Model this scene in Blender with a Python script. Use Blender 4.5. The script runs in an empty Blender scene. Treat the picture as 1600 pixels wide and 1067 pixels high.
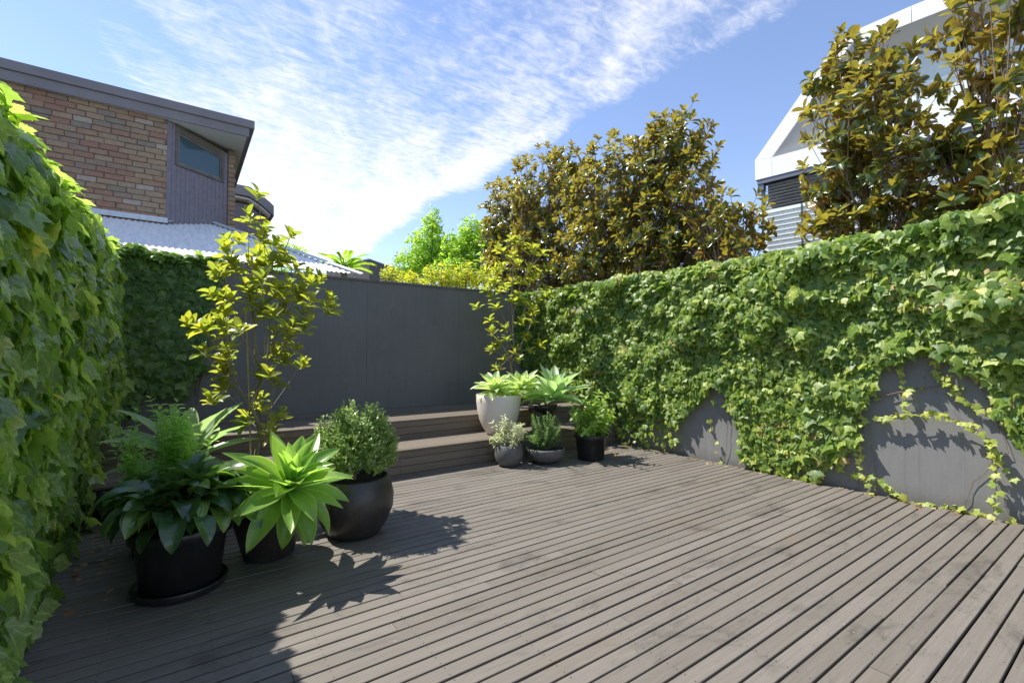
import bpy, math
import numpy as np
from mathutils import Vector, Matrix

scene = bpy.context.scene
C = scene.collection
rad = math.radians

# ------------------------------------------------------------------ camera
F, PY, VX, H = 732.0, 553.0, 1840.0, 1.5          # photograph measures (1600 x 1067)
pitch = math.atan((PY - 533.5) / F)
yaw = math.atan((VX - 800) / (F / math.cos(pitch)))
fx, fy = math.cos(yaw), math.sin(yaw)
FWD = np.array([fx * math.cos(pitch), fy * math.cos(pitch), math.sin(pitch)])
RGT = np.array([fy, -fx, 0.0])
UPV = np.cross(RGT, FWD)
CAM = np.array([0, 0, H])
cam = bpy.data.cameras.new('camera')
cam.sensor_width = 36.0
cam.lens = F / 1600 * 36.0
cam.clip_start = 0.05
cam.clip_end = 2000
co = bpy.data.objects.new('camera', cam)
C.objects.link(co)
co.matrix_world = Matrix([[RGT[0], UPV[0], -FWD[0], CAM[0]], [RGT[1], UPV[1], -FWD[1], CAM[1]],
                          [RGT[2], UPV[2], -FWD[2], CAM[2]], [0, 0, 0, 1]])
scene.camera = co

def ray(x, y): return RGT * (x - 800) / F + UPV * (533.5 - y) / F + FWD
def onz(x, y, z=0.0):
    r = ray(x, y); return CAM + r * ((z - H) / r[2])
def onX(x, y, X):
    r = ray(x, y); return CAM + r * (X / r[0])
def onY(x, y, Y):
    r = ray(x, y); return CAM + r * (Y / r[1])
def at(x, y, d): return CAM + ray(x, y) * d

# ------------------------------------------------------------------ world, sun, exposure
scene.view_settings.view_transform = 'Standard'
scene.view_settings.look = 'None'
scene.view_settings.gamma = 1
scene.view_settings.exposure = 0.88
SUNV = np.array([-0.42, 0.50, 1.0]); SUNV /= np.linalg.norm(SUNV)
el = math.asin(SUNV[2])

class NT:
    def __init__(s, nt): s.nt = nt; nt.nodes.clear()
    def n(s, t, props=None, **inp):
        nd = s.nt.nodes.new(t)
        for k, v in (props or {}).items(): setattr(nd, k, v)
        for k, v in inp.items():
            key = int(k[1:]) if k[0] == 'i' and k[1:].isdigit() else k.replace('_', ' ')
            sk = nd.inputs[key]
            if isinstance(v, bpy.types.NodeSocket): s.nt.links.new(v, sk)
            elif isinstance(v, bpy.types.Node): s.nt.links.new(v.outputs[0], sk)
            else:
                if isinstance(v, (tuple, list)) and len(v) == 3 and sk.type == 'RGBA': v = (*v, 1)
                sk.default_value = v
        return nd
    def m(s, op, a, b=0.0, c=0.0, clamp=False):
        return s.n('ShaderNodeMath', {'operation': op, 'use_clamp': clamp}, i0=a, i1=b, i2=c).outputs[0]
    def mix(s, f, a, b, mode='MIX'):
        nd = s.nt.nodes.new('ShaderNodeMix'); nd.data_type = 'RGBA'; nd.blend_type = mode; nd.clamp_factor = True
        for idx, v in ((0, f), (6, a), (7, b)):
            sk = nd.inputs[idx]
            if isinstance(v, bpy.types.Node): v = v.outputs[0]
            if isinstance(v, bpy.types.NodeSocket): s.nt.links.new(v, sk)
            else: sk.default_value = (*v, 1) if isinstance(v, (tuple, list)) and len(v) == 3 else v
        return nd.outputs[2]
    def sm(s, v, a, b):
        nd = s.n('ShaderNodeMapRange', {'interpolation_type': 'SMOOTHSTEP', 'clamp': True})
        s.nt.links.new(v, nd.inputs['Value'])
        nd.inputs['From Min'].default_value = a; nd.inputs['From Max'].default_value = b
        return nd.outputs[0]
    def ramp(s, f, stops, interp='LINEAR'):
        nd = s.n('ShaderNodeValToRGB', i0=f); cr = nd.color_ramp; cr.interpolation = interp
        while len(cr.elements) < len(stops): cr.elements.new(0.5)
        for e, (p, c) in zip(cr.elements, stops): e.position = p; e.color = (*c, 1)
        return nd.outputs[0]
    def noise(s, vec, scale, detail=4, rough=.55, dist=0.0):
        return s.n('ShaderNodeTexNoise', Vector=vec, Scale=scale, Detail=detail, Roughness=rough, Distortion=dist).outputs[0]

world = bpy.data.worlds.new('World'); scene.world = world; world.use_nodes = True
w = NT(world.node_tree)
sky = w.n('ShaderNodeTexSky', {'sky_type': 'NISHITA', 'sun_disc': False, 'sun_elevation': el,
                               'sun_rotation': math.atan2(SUNV[0], SUNV[1]), 'altitude': 50, 'air_density': 1.0,
                               'dust_density': 0.05, 'ozone_density': 2.0})
tc = w.n('ShaderNodeTexCoord')
sep = w.n('ShaderNodeSeparateXYZ', Vector=tc.outputs['Generated'])
zc = w.m('MAXIMUM', sep.outputs[2], 0.03)
u = w.m('DIVIDE', sep.outputs[0], zc); v = w.m('DIVIDE', sep.outputs[1], zc)
uv = w.n('ShaderNodeCombineXYZ', X=u, Y=v, Z=0.0)
# cirrus band: a sheet of thin high cloud lying along +Y, streaks running obliquely through it
rot = w.n('ShaderNodeMapping', Vector=uv, Rotation=(0, 0, rad(24)), Scale=(1, 1, 1))
st = w.n('ShaderNodeMapping', Vector=rot, Scale=(1.9, 0.72, 1))
warp = w.noise(uv, 1.1, 3, .5)
warpv = w.n('ShaderNodeVectorMath', {'operation': 'MULTIPLY_ADD'}, i0=w.n('ShaderNodeTexNoise', Vector=uv, Scale=2.2, Detail=3.0).outputs[1], i1=(.55, .55, 0), i2=st)
n1 = w.noise(warpv, 1.5, 8, .6, .25)
rip = w.n('ShaderNodeMapping', Vector=uv, Rotation=(0, 0, rad(-38)), Scale=(9, 26, 1))
n2 = w.noise(rip, 1.0, 5, .6, .9)
n3 = w.noise(uv, 16, 5, .65, .5)
edge = w.m('ADD', u, w.m('MULTIPLY', w.m('SUBTRACT', warp, .5), .55))
fall_r = w.sm(edge, 1.62, 1.28)
fall_l = w.sm(edge, -.85, .05)
env = w.m('MULTIPLY', fall_r, fall_l)
far = w.sm(v, 1.2, 3.2)                     # thicker towards the horizon
edgeb = w.sm(edge, .75, 1.35)
dens = w.m('ADD', w.m('MULTIPLY', n1, 1.5), w.m('MULTIPLY', far, .42))
dens = w.m('ADD', dens, w.m('MULTIPLY', edgeb, .16))
dens = w.m('ADD', dens, w.m('MULTIPLY', w.m('SUBTRACT', n2, .5), .7))
dens = w.m('ADD', dens, w.m('MULTIPLY', w.m('SUBTRACT', n3, .5), .42))
dens = w.m('SUBTRACT', dens, w.m('MULTIPLY', w.m('SUBTRACT', 1.0, env), 1.3))
mask = w.sm(dens, .54, 1.38)
mask = w.m('MULTIPLY', mask, w.sm(sep.outputs[2], .12, .22))
mask = w.m('MULTIPLY', mask, .93)
skyc = w.mix(1.0, sky, (1.06, .97, 1.0), 'MULTIPLY')
col = w.mix(mask, skyc, (4.9, 4.9, 5.05))
bg = w.n('ShaderNodeBackground', Color=col, Strength=0.132)
w.n('ShaderNodeOutputWorld', Surface=bg)

sl = bpy.data.lights.new('sun', 'SUN'); sl.energy = 4.5; sl.angle = rad(.5); sl.color = (1, .955, .88)
so = bpy.data.objects.new('sun', sl); C.objects.link(so)
so.rotation_euler = Vector(-SUNV).to_track_quat('-Z', 'Y').to_euler()
so.location = (0, 0, 20)

# ------------------------------------------------------------------ materials
def mat(name):
    m = bpy.data.materials.new(name); m.use_nodes = True
    return m, NT(m.node_tree)
def finish(t, bsdf): t.n('ShaderNodeOutputMaterial', Surface=bsdf)
def pos(t): return t.n('ShaderNodeNewGeometry').outputs['Position']
def bump(t, h, strength, dist=.01):
    return t.n('ShaderNodeBump', Height=h, Strength=strength, Distance=dist)

def leaf_mat(name, stops, trans, tmix=.4, rough=.45, under=None, vein=0.0, coat=0.0, spec=.5, nz=1.0, edge=None):
    m, t = mat(name)
    r = t.n('ShaderNodeAttribute', {'attribute_name': 'rnd'}).outputs['Fac']
    c = t.ramp(r, stops)
    nz_ = t.noise(pos(t), 35, 3)
    c = t.mix(nz, c, t.mix(1.0, c, t.ramp(nz_, [(.25, (.72, .72, .72)), (.75, (1.25, 1.25, 1.2))]), 'MULTIPLY'))
    if edge:
        lue = t.n('ShaderNodeAttribute', {'attribute_name': 'lu'}).outputs['Fac']
        c = t.mix(t.sm(t.m('ABSOLUTE', lue), .86, 1.0), c, edge)
        lve = t.n('ShaderNodeAttribute', {'attribute_name': 'lv'}).outputs['Fac']
        st_ = t.noise(t.n('ShaderNodeCombineXYZ', X=t.m('MULTIPLY', lue, 14.0), Y=t.m('ADD', lve, t.m('MULTIPLY', r, 60.0)), Z=0.0), 1.0, 3, .6)
        c = t.mix(1.0, c, t.ramp(st_, [(.3, (.86, .88, .86)), (.7, (1.12, 1.1, 1.1))]), 'MULTIPLY')
        c = t.mix(t.sm(lve, .955, .985), c, (.20, .11, .05))
    tr = t.mix(.5, trans, t.mix(1.0, c, (5, 5, 3.5), 'MULTIPLY'))
    if under:
        bf = t.n('ShaderNodeNewGeometry').outputs['Backfacing']
        c = t.mix(bf, c, t.mix(t.m('MULTIPLY_ADD', t.m('FRACT', t.m('MULTIPLY', r, 7.3)), .70, .22), c, under))
    if vein:
        lu = t.n('ShaderNodeAttribute', {'attribute_name': 'lu'}).outputs['Fac']
        lv = t.n('ShaderNodeAttribute', {'attribute_name': 'lv'}).outputs['Fac']; au = t.m('ABSOLUTE', lu)
        dmin = au
        for th_ in (.55, .98, 1.7):
            d_ = t.m('ABSOLUTE', t.m('SUBTRACT', t.m('MULTIPLY', au, math.cos(th_)), t.m('MULTIPLY', lv, math.sin(th_)))); dmin = t.m('MINIMUM', dmin, d_)
        c = t.mix(t.m('MULTIPLY', t.sm(dmin, .030, .0), .85), c, t.mix(1.0, c, (2.1, 1.9, 1.8), 'MULTIPLY'))
    b = t.n('ShaderNodeBsdfPrincipled', Base_Color=c, Roughness=rough, Specular_IOR_Level=spec, Coat_Weight=coat)
    tl = t.n('ShaderNodeBsdfTranslucent', Color=tr)
    finish(t, t.n('ShaderNodeMixShader', i0=tmix, i1=b.outputs[0], i2=tl.outputs[0]))
    return m

def plain(name, colr, rough=.6, nscale=6, amt=.25, metal=0, bmp=0.0, bscale=60, spec=.5):
    m, t = mat(name); p = pos(t)
    n = t.noise(p, nscale, 6, .6)
    lo = tuple(x * (1 - amt) for x in colr); hi = tuple(x * (1 + amt) for x in colr)
    c = t.ramp(n, [(.3, lo), (.7, hi)])
    kw = dict(Base_Color=c, Roughness=rough, Metallic=metal, Specular_IOR_Level=spec)
    if bmp: kw['Normal'] = bump(t, t.noise(p, bscale, 4), bmp)
    finish(t, t.n('ShaderNodeBsdfPrincipled', **kw)); return m

def wood_mat(name, a, b, stain=1.0, along=(.6, 22, 22), screws=False):
    m, t = mat(name); p = pos(t)
    r = t.n('ShaderNodeAttribute', {'attribute_name': 'rnd'}).outputs['Fac']
    c = t.ramp(r, [(0, a), (1, b)])
    off = t.n('ShaderNodeCombineXYZ', X=t.m('MULTIPLY', r, 37.0), Y=t.m('MULTIPLY', r, 11.0), Z=0.0)
    q = t.n('ShaderNodeVectorMath', {'operation': 'ADD'}, i0=p, i1=off)
    g = t.noise(t.n('ShaderNodeMapping', Vector=q, Scale=along), 3.0, 7, .65)
    g2 = t.noise(t.n('ShaderNodeMapping', Vector=q, Scale=(3.5, 60, 60)), 3.0, 4, .7)
    c = t.mix(1.0, c, t.ramp(g, [(.25, (.84, .83, .82)), (.75, (1.14, 1.14, 1.13))]), 'MULTIPLY')
    c = t.mix(1.0, c, t.ramp(g2, [(.3, (.93, .93, .93)), (.7, (1.07, 1.07, 1.07))]), 'MULTIPLY')
    s1 = t.noise(t.n('ShaderNodeMapping', Vector=p, Scale=(.9, 1.7, 1)), 1.7, 9, .72, .6)
    c = t.mix(t.m('MULTIPLY', t.sm(s1, .51, .70), .62 * stain), c, (.045, .040, .035))
    s3 = t.noise(t.n('ShaderNodeMapping', Vector=q, Scale=(1.5, 9, 1)), 2.5, 10, .75, .3)
    c = t.mix(t.m('MULTIPLY', t.sm(s3, .56, .72), .5 * stain), c, (.045, .040, .036))
    s2 = t.noise(t.n('ShaderNodeMapping', Vector=p, Scale=(.8, 1.6, 1)), 1.1, 4, .6)
    c = t.mix(t.m('MULTIPLY', t.sm(s2, .57, .72), .28), c, (.17, .125, .075))
    sp = t.n('ShaderNodeTexVoronoi', Vector=p, Scale=7.0).outputs['Distance']
    c = t.mix(t.sm(sp, .045, .02), c, (.26, .25, .22))
    if screws:
        sx_ = t.n('ShaderNodeSeparateXYZ', Vector=p)
        gx = t.m('MULTIPLY', t.m('SUBTRACT', t.m('FRACT', t.m('DIVIDE', t.m('ADD', sx_.outputs[0], 50.0 - .65 + .0 + .225), .45)), .5), .45)
        fyv = t.m('FRACT', t.m('DIVIDE', t.m('SUBTRACT', 5.52 + 9.85, sx_.outputs[1]), .0985))
        gy = t.m('MULTIPLY', t.m('SUBTRACT', t.m('ABSOLUTE', t.m('SUBTRACT', fyv, .5)), .27), .0985)
        dd = t.m('SQRT', t.m('ADD', t.m('MULTIPLY', gx, gx), t.m('MULTIPLY', gy, gy)))
        c = t.mix(t.m('MULTIPLY', t.sm(dd, .0052, .0030), .8), c, (.02, .018, .016))
    b_ = t.n('ShaderNodeBsdfPrincipled', Base_Color=c, Roughness=.62, Specular_IOR_Level=.35,
             Normal=bump(t, t.m('ADD', g, t.m('MULTIPLY', g2, .5)), .35, .004))
    finish(t, b_); return m

def paint_mat(name, colr, warm=.0):
    m, t = mat(name); p = pos(t)
    n = t.noise(p, 1.2, 6, .6); n2 = t.noise(t.n('ShaderNodeMapping', Vector=p, Scale=(6, 6, 1.2)), 3, 6, .7)
    c = t.ramp(n, [(.3, tuple(x * .92 for x in colr)), (.7, tuple(x * 1.08 for x in colr))])
    c = t.mix(1.0, c, t.ramp(n2, [(.3, (.93, .93, .93)), (.75, (1.07, 1.07, 1.06))]), 'MULTIPLY')
    sc = t.noise(t.n('ShaderNodeMapping', Vector=p, Scale=(1, 5, 14)), 6, 8, .8, 1.5)
    c = t.mix(t.m('MULTIPLY', t.sm(sc, .70, .76), .35), c, (.22, .22, .22))
    zz_ = t.n('ShaderNodeSeparateXYZ', Vector=p).outputs[2]
    stk = t.noise(t.n('ShaderNodeMapping', Vector=p, Scale=(9, 9, .35)), 1.6, 6, .65)
    c = t.mix(t.m('MULTIPLY', t.sm(stk, .52, .72), .28), c, tuple(x * .55 for x in colr))
    drt = t.m('MULTIPLY', t.sm(t.m('ADD', zz_, t.m('MULTIPLY', t.noise(p, 5, 6, .7), .35)), .38, .12), .5)
    c = t.mix(drt, c, (.07, .06, .045))
    crk = t.n('ShaderNodeTexVoronoi', {'feature': 'DISTANCE_TO_EDGE'}, Vector=t.n('ShaderNodeVectorMath', {'operation': 'MULTIPLY_ADD'}, i0=t.n('ShaderNodeTexNoise', Vector=p, Scale=2.0, Detail=6.0).outputs[1], i1=(.7, .7, .7), i2=p), Scale=.55).outputs[0]
    c = t.mix(t.m('MULTIPLY', t.sm(crk, .0035, .0), .35), c, (.05, .05, .045))
    fine = t.noise(p, 240, 3)
    b_ = t.n('ShaderNodeBsdfPrincipled', Base_Color=c, Roughness=.75, Specular_IOR_Level=.3,
             Normal=bump(t, t.m('ADD', fine, t.m('MULTIPLY', n2, 1.2)), .35, .004))
    finish(t, b_); return m

def attr_mat(name, stops, rough=.85, bmp=.6, interp='LINEAR'):
    m, t = mat(name); p = pos(t)
    r = t.n('ShaderNodeAttribute', {'attribute_name': 'rnd'}).outputs['Fac']
    c = t.ramp(r, stops, interp)
    n = t.noise(p, 22, 8, .7); n2 = t.noise(p, 90, 4, .6)
    c = t.mix(1.0, c, t.ramp(n, [(.25, (.66, .66, .67)), (.75, (1.3, 1.28, 1.25))]), 'MULTIPLY')
    c = t.mix(.42, c, (.33, .215, .145))
    c = t.mix(t.m('MULTIPLY', t.sm(n, .62, .70), .55), c, (.46, .41, .34))
    b_ = t.n('ShaderNodeBsdfPrincipled', Base_Color=c, Roughness=rough, Normal=bump(t, t.m('ADD', n, n2), bmp, .01))
    finish(t, b_); return m

def sheet_mat(name, colr, rough=.35, metal=.6):
    m, t = mat(name); p = pos(t)
    n = t.noise(t.n('ShaderNodeMapping', Vector=p, Scale=(6, 1.2, 1.2)), 3, 7, .7)
    c = t.ramp(n, [(.25, tuple(x * .74 for x in colr)), (.7, tuple(x * 1.15 for x in colr))])
    finish(t, t.n('ShaderNodeBsdfPrincipled', Base_Color=c, Roughness=rough, Metallic=metal)); return m

M = {}
M['deck'] = wood_mat('deck_wood', (.142, .126, .106), (.172, .154, .132), screws=True)
M['step'] = wood_mat('step_wood', (.130, .105, .078), (.18, .152, .120), .8)
M['void'] = plain('deck_void_shade', (.012, .009, .006), .95)  # near-black base puts the shade under the deck into ground and joists
M['wallr'] = paint_mat('grey_render', (.192, .192, .186))
M['wallb'] = paint_mat('charcoal_render', (.158, .158, .149))
M['coping'] = plain('coping_paint', (.12, .112, .105), .6)
M['mortar'] = plain('mortar', (.20, .155, .115), .95, 30, .25, bmp=.5)
M['brick'] = attr_mat('reclaimed_brick', [(0, (.36, .19, .135)), (.18, (.40, .26, .165)), (.38, (.44, .33, .215)), (.56, (.30, .24, .19)),
                                          (.70, (.37, .29, .205)), (.88, (.235, .245, .215)), (.955, (.52, .47, .40))], interp='CONSTANT')
M['fascia'] = plain('fascia_paint', (.235, .215, .225), .5, 3, .1)
M['clad'] = plain('cladding_paint', (.225, .20, .235), .6, 14, .15)
M['soffit'] = plain('soffit_paint', (.72, .72, .66), .7, 2, .05)
M['frame'] = plain('window_frame_paint', (.15, .125, .115), .5)
M['flash'] = sheet_mat('flashing', (.62, .65, .68), .45, .2)
M['zinc'] = sheet_mat('corrugated_zinc', (.84, .84, .82), .5, .0)
M['zincw'] = sheet_mat('corrugated_white', (.80, .79, .74), .5, .1)
M['white'] = plain('white_panel', (.87, .865, .84), .35, 1, .03)
M['wgrey'] = plain('grey_reveal', (.58, .58, .56), .4, 1, .04)
M['louvre'] = plain('louvre_grey', (.15, .16, .18), .4, 2, .1, .3)
M['dark'] = plain('dark_trim', (.05, .053, .06), .5)
M['ivystem'] = plain('ivy_stem', (.17, .105, .07), .8, 40, .3)
M['bark'] = plain('magnolia_bark', (.22, .165, .115), .85, 30, .35, bmp=.6)
M['twig'] = plain('twig_bark', (.27, .23, .15), .8, 30, .3)
M['pale_stem'] = plain('pale_stem', (.38, .34, .22), .7, 30, .2)
M['soil'] = plain('potting_soil', (.035, .026, .02), .95, 60, .5, bmp=1, bscale=90)
M['plastic'] = plain('black_plastic', (.022, .022, .023), .38, 4, .3, spec=.5)
M['ceramic'] = plain('black_ceramic', (.040, .035, .032), .42, 3, .25, bmp=.15)
M['stone'] = plain('grey_stone', (.115, .113, .108), .8, 10, .25, bmp=.4, bscale=120)
M['cream'] = plain('cream_glaze', (.66, .61, .54), .55, 4, .07, bmp=.1)
def pot_mat(name, colr, rough, dust, amt=.4):
    m, t = mat(name); p = pos(t); z_ = t.n('ShaderNodeSeparateXYZ', Vector=p).outputs[2]
    n = t.noise(p, 5, 8, .7, .4); run = t.noise(t.n('ShaderNodeMapping', Vector=p, Scale=(14, 14, 1.2)), 2, 6, .7)
    f = t.m('ADD', t.m('MULTIPLY', t.sm(n, .48, .74), amt), t.m('MULTIPLY', t.sm(run, .55, .78), amt * .8), clamp=True)
    c = t.mix(f, colr, dust)
    r_ = t.m('ADD', rough, t.m('MULTIPLY', f, .35))
    finish(t, t.n('ShaderNodeBsdfPrincipled', Base_Color=c, Roughness=r_, Normal=bump(t, t.noise(p, 70, 5, .7), .12, .004))); return m
M['plastic'] = pot_mat('black_plastic_pot', (.020, .020, .021), .34, (.085, .078, .066), .35)
M['ceramic'] = pot_mat('black_ceramic_pot', (.036, .031, .028), .38, (.12, .10, .085), .45)
M['stone'] = pot_mat('grey_stone_pot', (.095, .094, .090), .6, (.21, .20, .18), .5)
M['cream'] = pot_mat('cream_glazed_pot', (.68, .62, .545), .45, (.46, .40, .32), .3)
M['tile'] = plain('terracotta', (.38, .16, .085), .9, 8, .3, bmp=.5)
M['farbrick'] = plain('far_brick', (.12, .11, .10), .9, 8, .3)
M['sash'] = plain('sash_paint', (.26, .23, .20), .5)
M['stake'] = plain('bamboo_stake', (.45, .34, .19), .6, 20, .2)

M['ivyL'] = leaf_mat('ivy_leaf_shade', [(0, (.065, .135, .032)), (.5, (.155, .245, .060)), (.9, (.31, .40, .12)), (1, (.42, .36, .08))],
                     (.56, .76, .05), .38, .30, vein=1, spec=.7)
M['ivyB'] = leaf_mat('ivy_leaf_back_shade', [(0, (.05, .105, .028)), (.6, (.10, .18, .045)), (1, (.20, .29, .07))], (.60, .80, .05), .40, .45, vein=1)  # darker ivy leaf copy: the back wall's shade is put into the colour
M['ivyR'] = leaf_mat('ivy_leaf', [(0, (.055, .112, .018)), (.35, (.118, .190, .028)), (.75, (.225, .290, .050)), (.93, (.35, .38, .10)), (.97, (.33, .23, .11)), (1, (.38, .30, .17))],
                     (.50, .64, .04), .32, .46, vein=1)
M['vine'] = leaf_mat('vine_leaf', [(0, (.20, .29, .05)), (1, (.42, .42, .09))], (.5, .6, .1), .3, .5)
M['mag'] = leaf_mat('magnolia_leaf', [(0, (.030, .068, .020)), (.6, (.068, .118, .028)), (1, (.15, .18, .035))],
                    (.84, .44, .03), .30, .24, under=(.44, .215, .045), coat=.35)
M['magy'] = leaf_mat('young_magnolia_leaf', [(0, (.055, .10, .022)), (.6, (.12, .165, .028)), (1, (.22, .22, .03))],
                     (.70, .72, .03), .42, .33, under=(.34, .22, .05))
M['agave'] = leaf_mat('agave_leaf', [(0, (.13, .25, .045)), (1, (.22, .36, .08))], (.46, .68, .035), .36, .34, nz=.4, edge=(.36, .46, .18))
M['agavep'] = leaf_mat('agave_leaf_pale', [(0, (.28, .38, .15)), (1, (.40, .48, .23))], (.55, .70, .12), .30, .4, nz=.4, edge=(.45, .52, .30))
M['agaveb'] = leaf_mat('agave_leaf_blue', [(0, (.19, .30, .15)), (1, (.29, .40, .23))], (.42, .62, .08), .30, .42, nz=.25, edge=(.40, .50, .30))
M['lily'] = leaf_mat('lily_leaf', [(0, (.022, .055, .020)), (.65, (.055, .115, .038)), (1, (.20, .32, .06))], (.25, .5, .03), .2, .28, spec=.7)
M['mint'] = leaf_mat('herb_leaf', [(0, (.18, .33, .06)), (1, (.33, .48, .10))], (.35, .60, .05), .42, .5)
M['box'] = leaf_mat('box_leaf', [(0, (.11, .185, .04)), (.6, (.21, .30, .07)), (1, (.40, .50, .19))], (.28, .45, .05), .25, .35)
M['silver'] = leaf_mat('silver_leaf', [(0, (.32, .35, .24)), (1, (.52, .54, .40))], (.4, .45, .2), .2, .6)
M['feather'] = leaf_mat('feathery_leaf', [(0, (.10, .20, .055)), (1, (.18, .29, .09))], (.3, .5, .08), .3, .5)
M['shrub'] = leaf_mat('shrub_leaf', [(0, (.14, .23, .04)), (1, (.34, .45, .10))], (.4, .6, .06), .35, .45)
M['birch'] = leaf_mat('light_tree_leaf', [(0, (.15, .27, .03)), (1, (.32, .44, .06))], (.55, .78, .05), .42, .5)
M['gold'] = leaf_mat('golden_leaf', [(0, (.12, .22, .03)), (.5, (.27, .34, .03)), (1, (.55, .48, .04))], (.8, .72, .03), .35, .45)
M['litter'] = leaf_mat('dry_leaf', [(0, (.22, .09, .04)), (1, (.42, .30, .13))], (.4, .2, .05), .1, .8)

mg, t = mat('window_glass')
gz = t.n('ShaderNodeBsdfPrincipled', Base_Color=(.05, .10, .12), Roughness=.08, Specular_IOR_Level=.8)
finish(t, gz); M['glass'] = mg
mg, t = mat('frosted_glass'); p = pos(t)
gn = t.noise(p, .5, 3)
gz = t.n('ShaderNodeBsdfPrincipled', Base_Color=t.ramp(gn, [(.3, (.60, .67, .63)), (.7, (.70, .76, .72))]), Roughness=.35, Specular_IOR_Level=.5)
finish(t, gz); M['frost'] = mg

# ------------------------------------------------------------------ builders
def new_obj(name, me, m, parent=None):
    o = bpy.data.objects.new(name, me); C.objects.link(o)
    if m: me.materials.append(m)
    if parent is not None:
        o.parent = parent; o.matrix_parent_inverse = parent.matrix_world.inverted()
    return o
def tag(o, label=None, cat=None, group=None, kind=None):
    if label: o['label'] = label
    if cat: o['category'] = cat
    if group: o['group'] = group
    if kind: o['kind'] = kind
    return o
def empty(name, loc, label, cat, group=None):
    o = bpy.data.objects.new(name, None); C.objects.link(o)
    o.location = [float(q) for q in loc]; o.empty_display_size = .1
    o.matrix_world = Matrix.Translation(o.location)
    return tag(o, label, cat, group)

def raw_mesh(name, V, loops, starts, totals, attrs=None, smooth=False):
    me = bpy.data.meshes.new(name)
    me.vertices.add(len(V)); me.vertices.foreach_set('co', np.asarray(V, np.float32).ravel())
    me.loops.add(len(loops)); me.loops.foreach_set('vertex_index', np.asarray(loops, np.int32))
    me.polygons.add(len(starts)); me.polygons.foreach_set('loop_start', np.asarray(starts, np.int32))
    me.polygons.foreach_set('use_smooth', np.full(len(starts), smooth))
    for k, a in (attrs or {}).items():
        at_ = me.attributes.new(k, 'FLOAT', 'POINT'); at_.data.foreach_set('value', np.asarray(a, np.float32))
    me.update(calc_edges=True); me.validate()
    return me

class MB:
    def __init__(s): s.v = []; s.f = []; s.r = []
    def add(s, vs, fs, r=.5):
        o = len(s.v); s.v += [tuple(map(float, q)) for q in vs]; s.f += [[i + o for i in f] for f in fs]; s.r += [r] * len(vs)
    def box(s, a, b, r=.5):
        x0, y0, z0 = a; x1, y1, z1 = b
        s.add([(x0, y0, z0), (x1, y0, z0), (x1, y1, z0), (x0, y1, z0), (x0, y0, z1), (x1, y0, z1), (x1, y1, z1), (x0, y1, z1)],
              [(0, 3, 2, 1), (4, 5, 6, 7), (0, 1, 5, 4), (1, 2, 6, 5), (2, 3, 7, 6), (3, 0, 4, 7)], r)
    def board(s, a, b, c=.004, r=.5, axis='x', j=(0, 0, 0, 0)):     # chamfered box: eased top edges along x
        x0, y0, z0 = a; x1, y1, z1 = b
        pr = [(y0, z0), (y1, z0), (y1, z1 - c), (y1 - c, z1), (y0 + c, z1), (y0, z1 - c)]
        vs = [(x0, y + (j[0] if y < (y0 + y1) / 2 else j[1]), z) for y, z in pr] + [(x1, y + (j[2] if y < (y0 + y1) / 2 else j[3]), z) for y, z in pr]
        n = 6
        fs = [(i, (i + 1) % n, (i + 1) % n + n, i + n) for i in range(n)]
        fs = [f[::-1] for f in fs]
        s.add(vs, fs + [tuple(range(n)), tuple(range(2 * n - 1, n - 1, -1))], r)
    def prism(s, pts, off, r=.5):                                   # polygon in space extruded by the vector off
        n = len(pts); P = [np.array(p, float) for p in pts]; off = np.array(off, float)
        nrm = sum(np.cross(P[i] - P[0], P[(i + 1) % n] - P[0]) for i in range(1, n))
        if nrm @ off > 0: P = P[::-1]
        vs = P + [p + off for p in P]
        s.add(vs, [tuple(range(n)), tuple(range(2 * n - 1, n - 1, -1))] + [(i, i + n, (i + 1) % n + n, (i + 1) % n) for i in range(n)], r)
    def tube(s, pts, rr, k=6, r=.5, cap=True):
        P = [np.array(p, float) for p in pts]; n = len(P)
        if not hasattr(rr, '__len__'): rr = [rr] * n
        ref = np.array([.31, .17, .93]); vs = []
        for i in range(n):
            d = P[min(i + 1, n - 1)] - P[max(i - 1, 0)]; d = d / (np.linalg.norm(d) + 1e-9)
            a = np.cross(d, ref); a /= np.linalg.norm(a) + 1e-9; b = np.cross(d, a)
            for j in range(k):
                q = 2 * math.pi * j / k; vs.append(P[i] + rr[i] * (math.cos(q) * a + math.sin(q) * b))
        fs = [(i * k + j, i * k + (j + 1) % k, (i + 1) * k + (j + 1) % k, (i + 1) * k + j) for i in range(n - 1) for j in range(k)]
        if cap: fs += [tuple(range(k))[::-1], tuple(range((n - 1) * k, n * k))]
        s.add(vs, fs, r)
    def lathe(s, prof, c=(0, 0, 0), k=56, r=.5):
        n = len(prof); vs = []
        for (q, z) in prof:
            for j in range(k):
                a = 2 * math.pi * j / k; vs.append((c[0] + q * math.cos(a), c[1] + q * math.sin(a), c[2] + z))
        s.add(vs, [(i * k + j, i * k + (j + 1) % k, (i + 1) * k + (j + 1) % k, (i + 1) * k + j) for i in range(n - 1) for j in range(k)], r)
    def disc(s, c, q, k=40, r=.5):
        s.add([(c[0] + q * math.cos(2 * math.pi * j / k), c[1] + q * math.sin(2 * math.pi * j / k), c[2]) for j in range(k)], [tuple(range(k))], r)
    def build(s, name, m, parent=None, smooth=False):
        L = []; st = []; tt = []; n = 0
        for f in s.f: st.append(n); tt.append(len(f)); L += list(f); n += len(f)
        return new_obj(name, raw_mesh(name, s.v, L, st, tt, {'rnd': s.r}, smooth), m, parent)

def nrm(a): return a / (np.linalg.norm(a, axis=-1, keepdims=True) + 1e-9)

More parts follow.
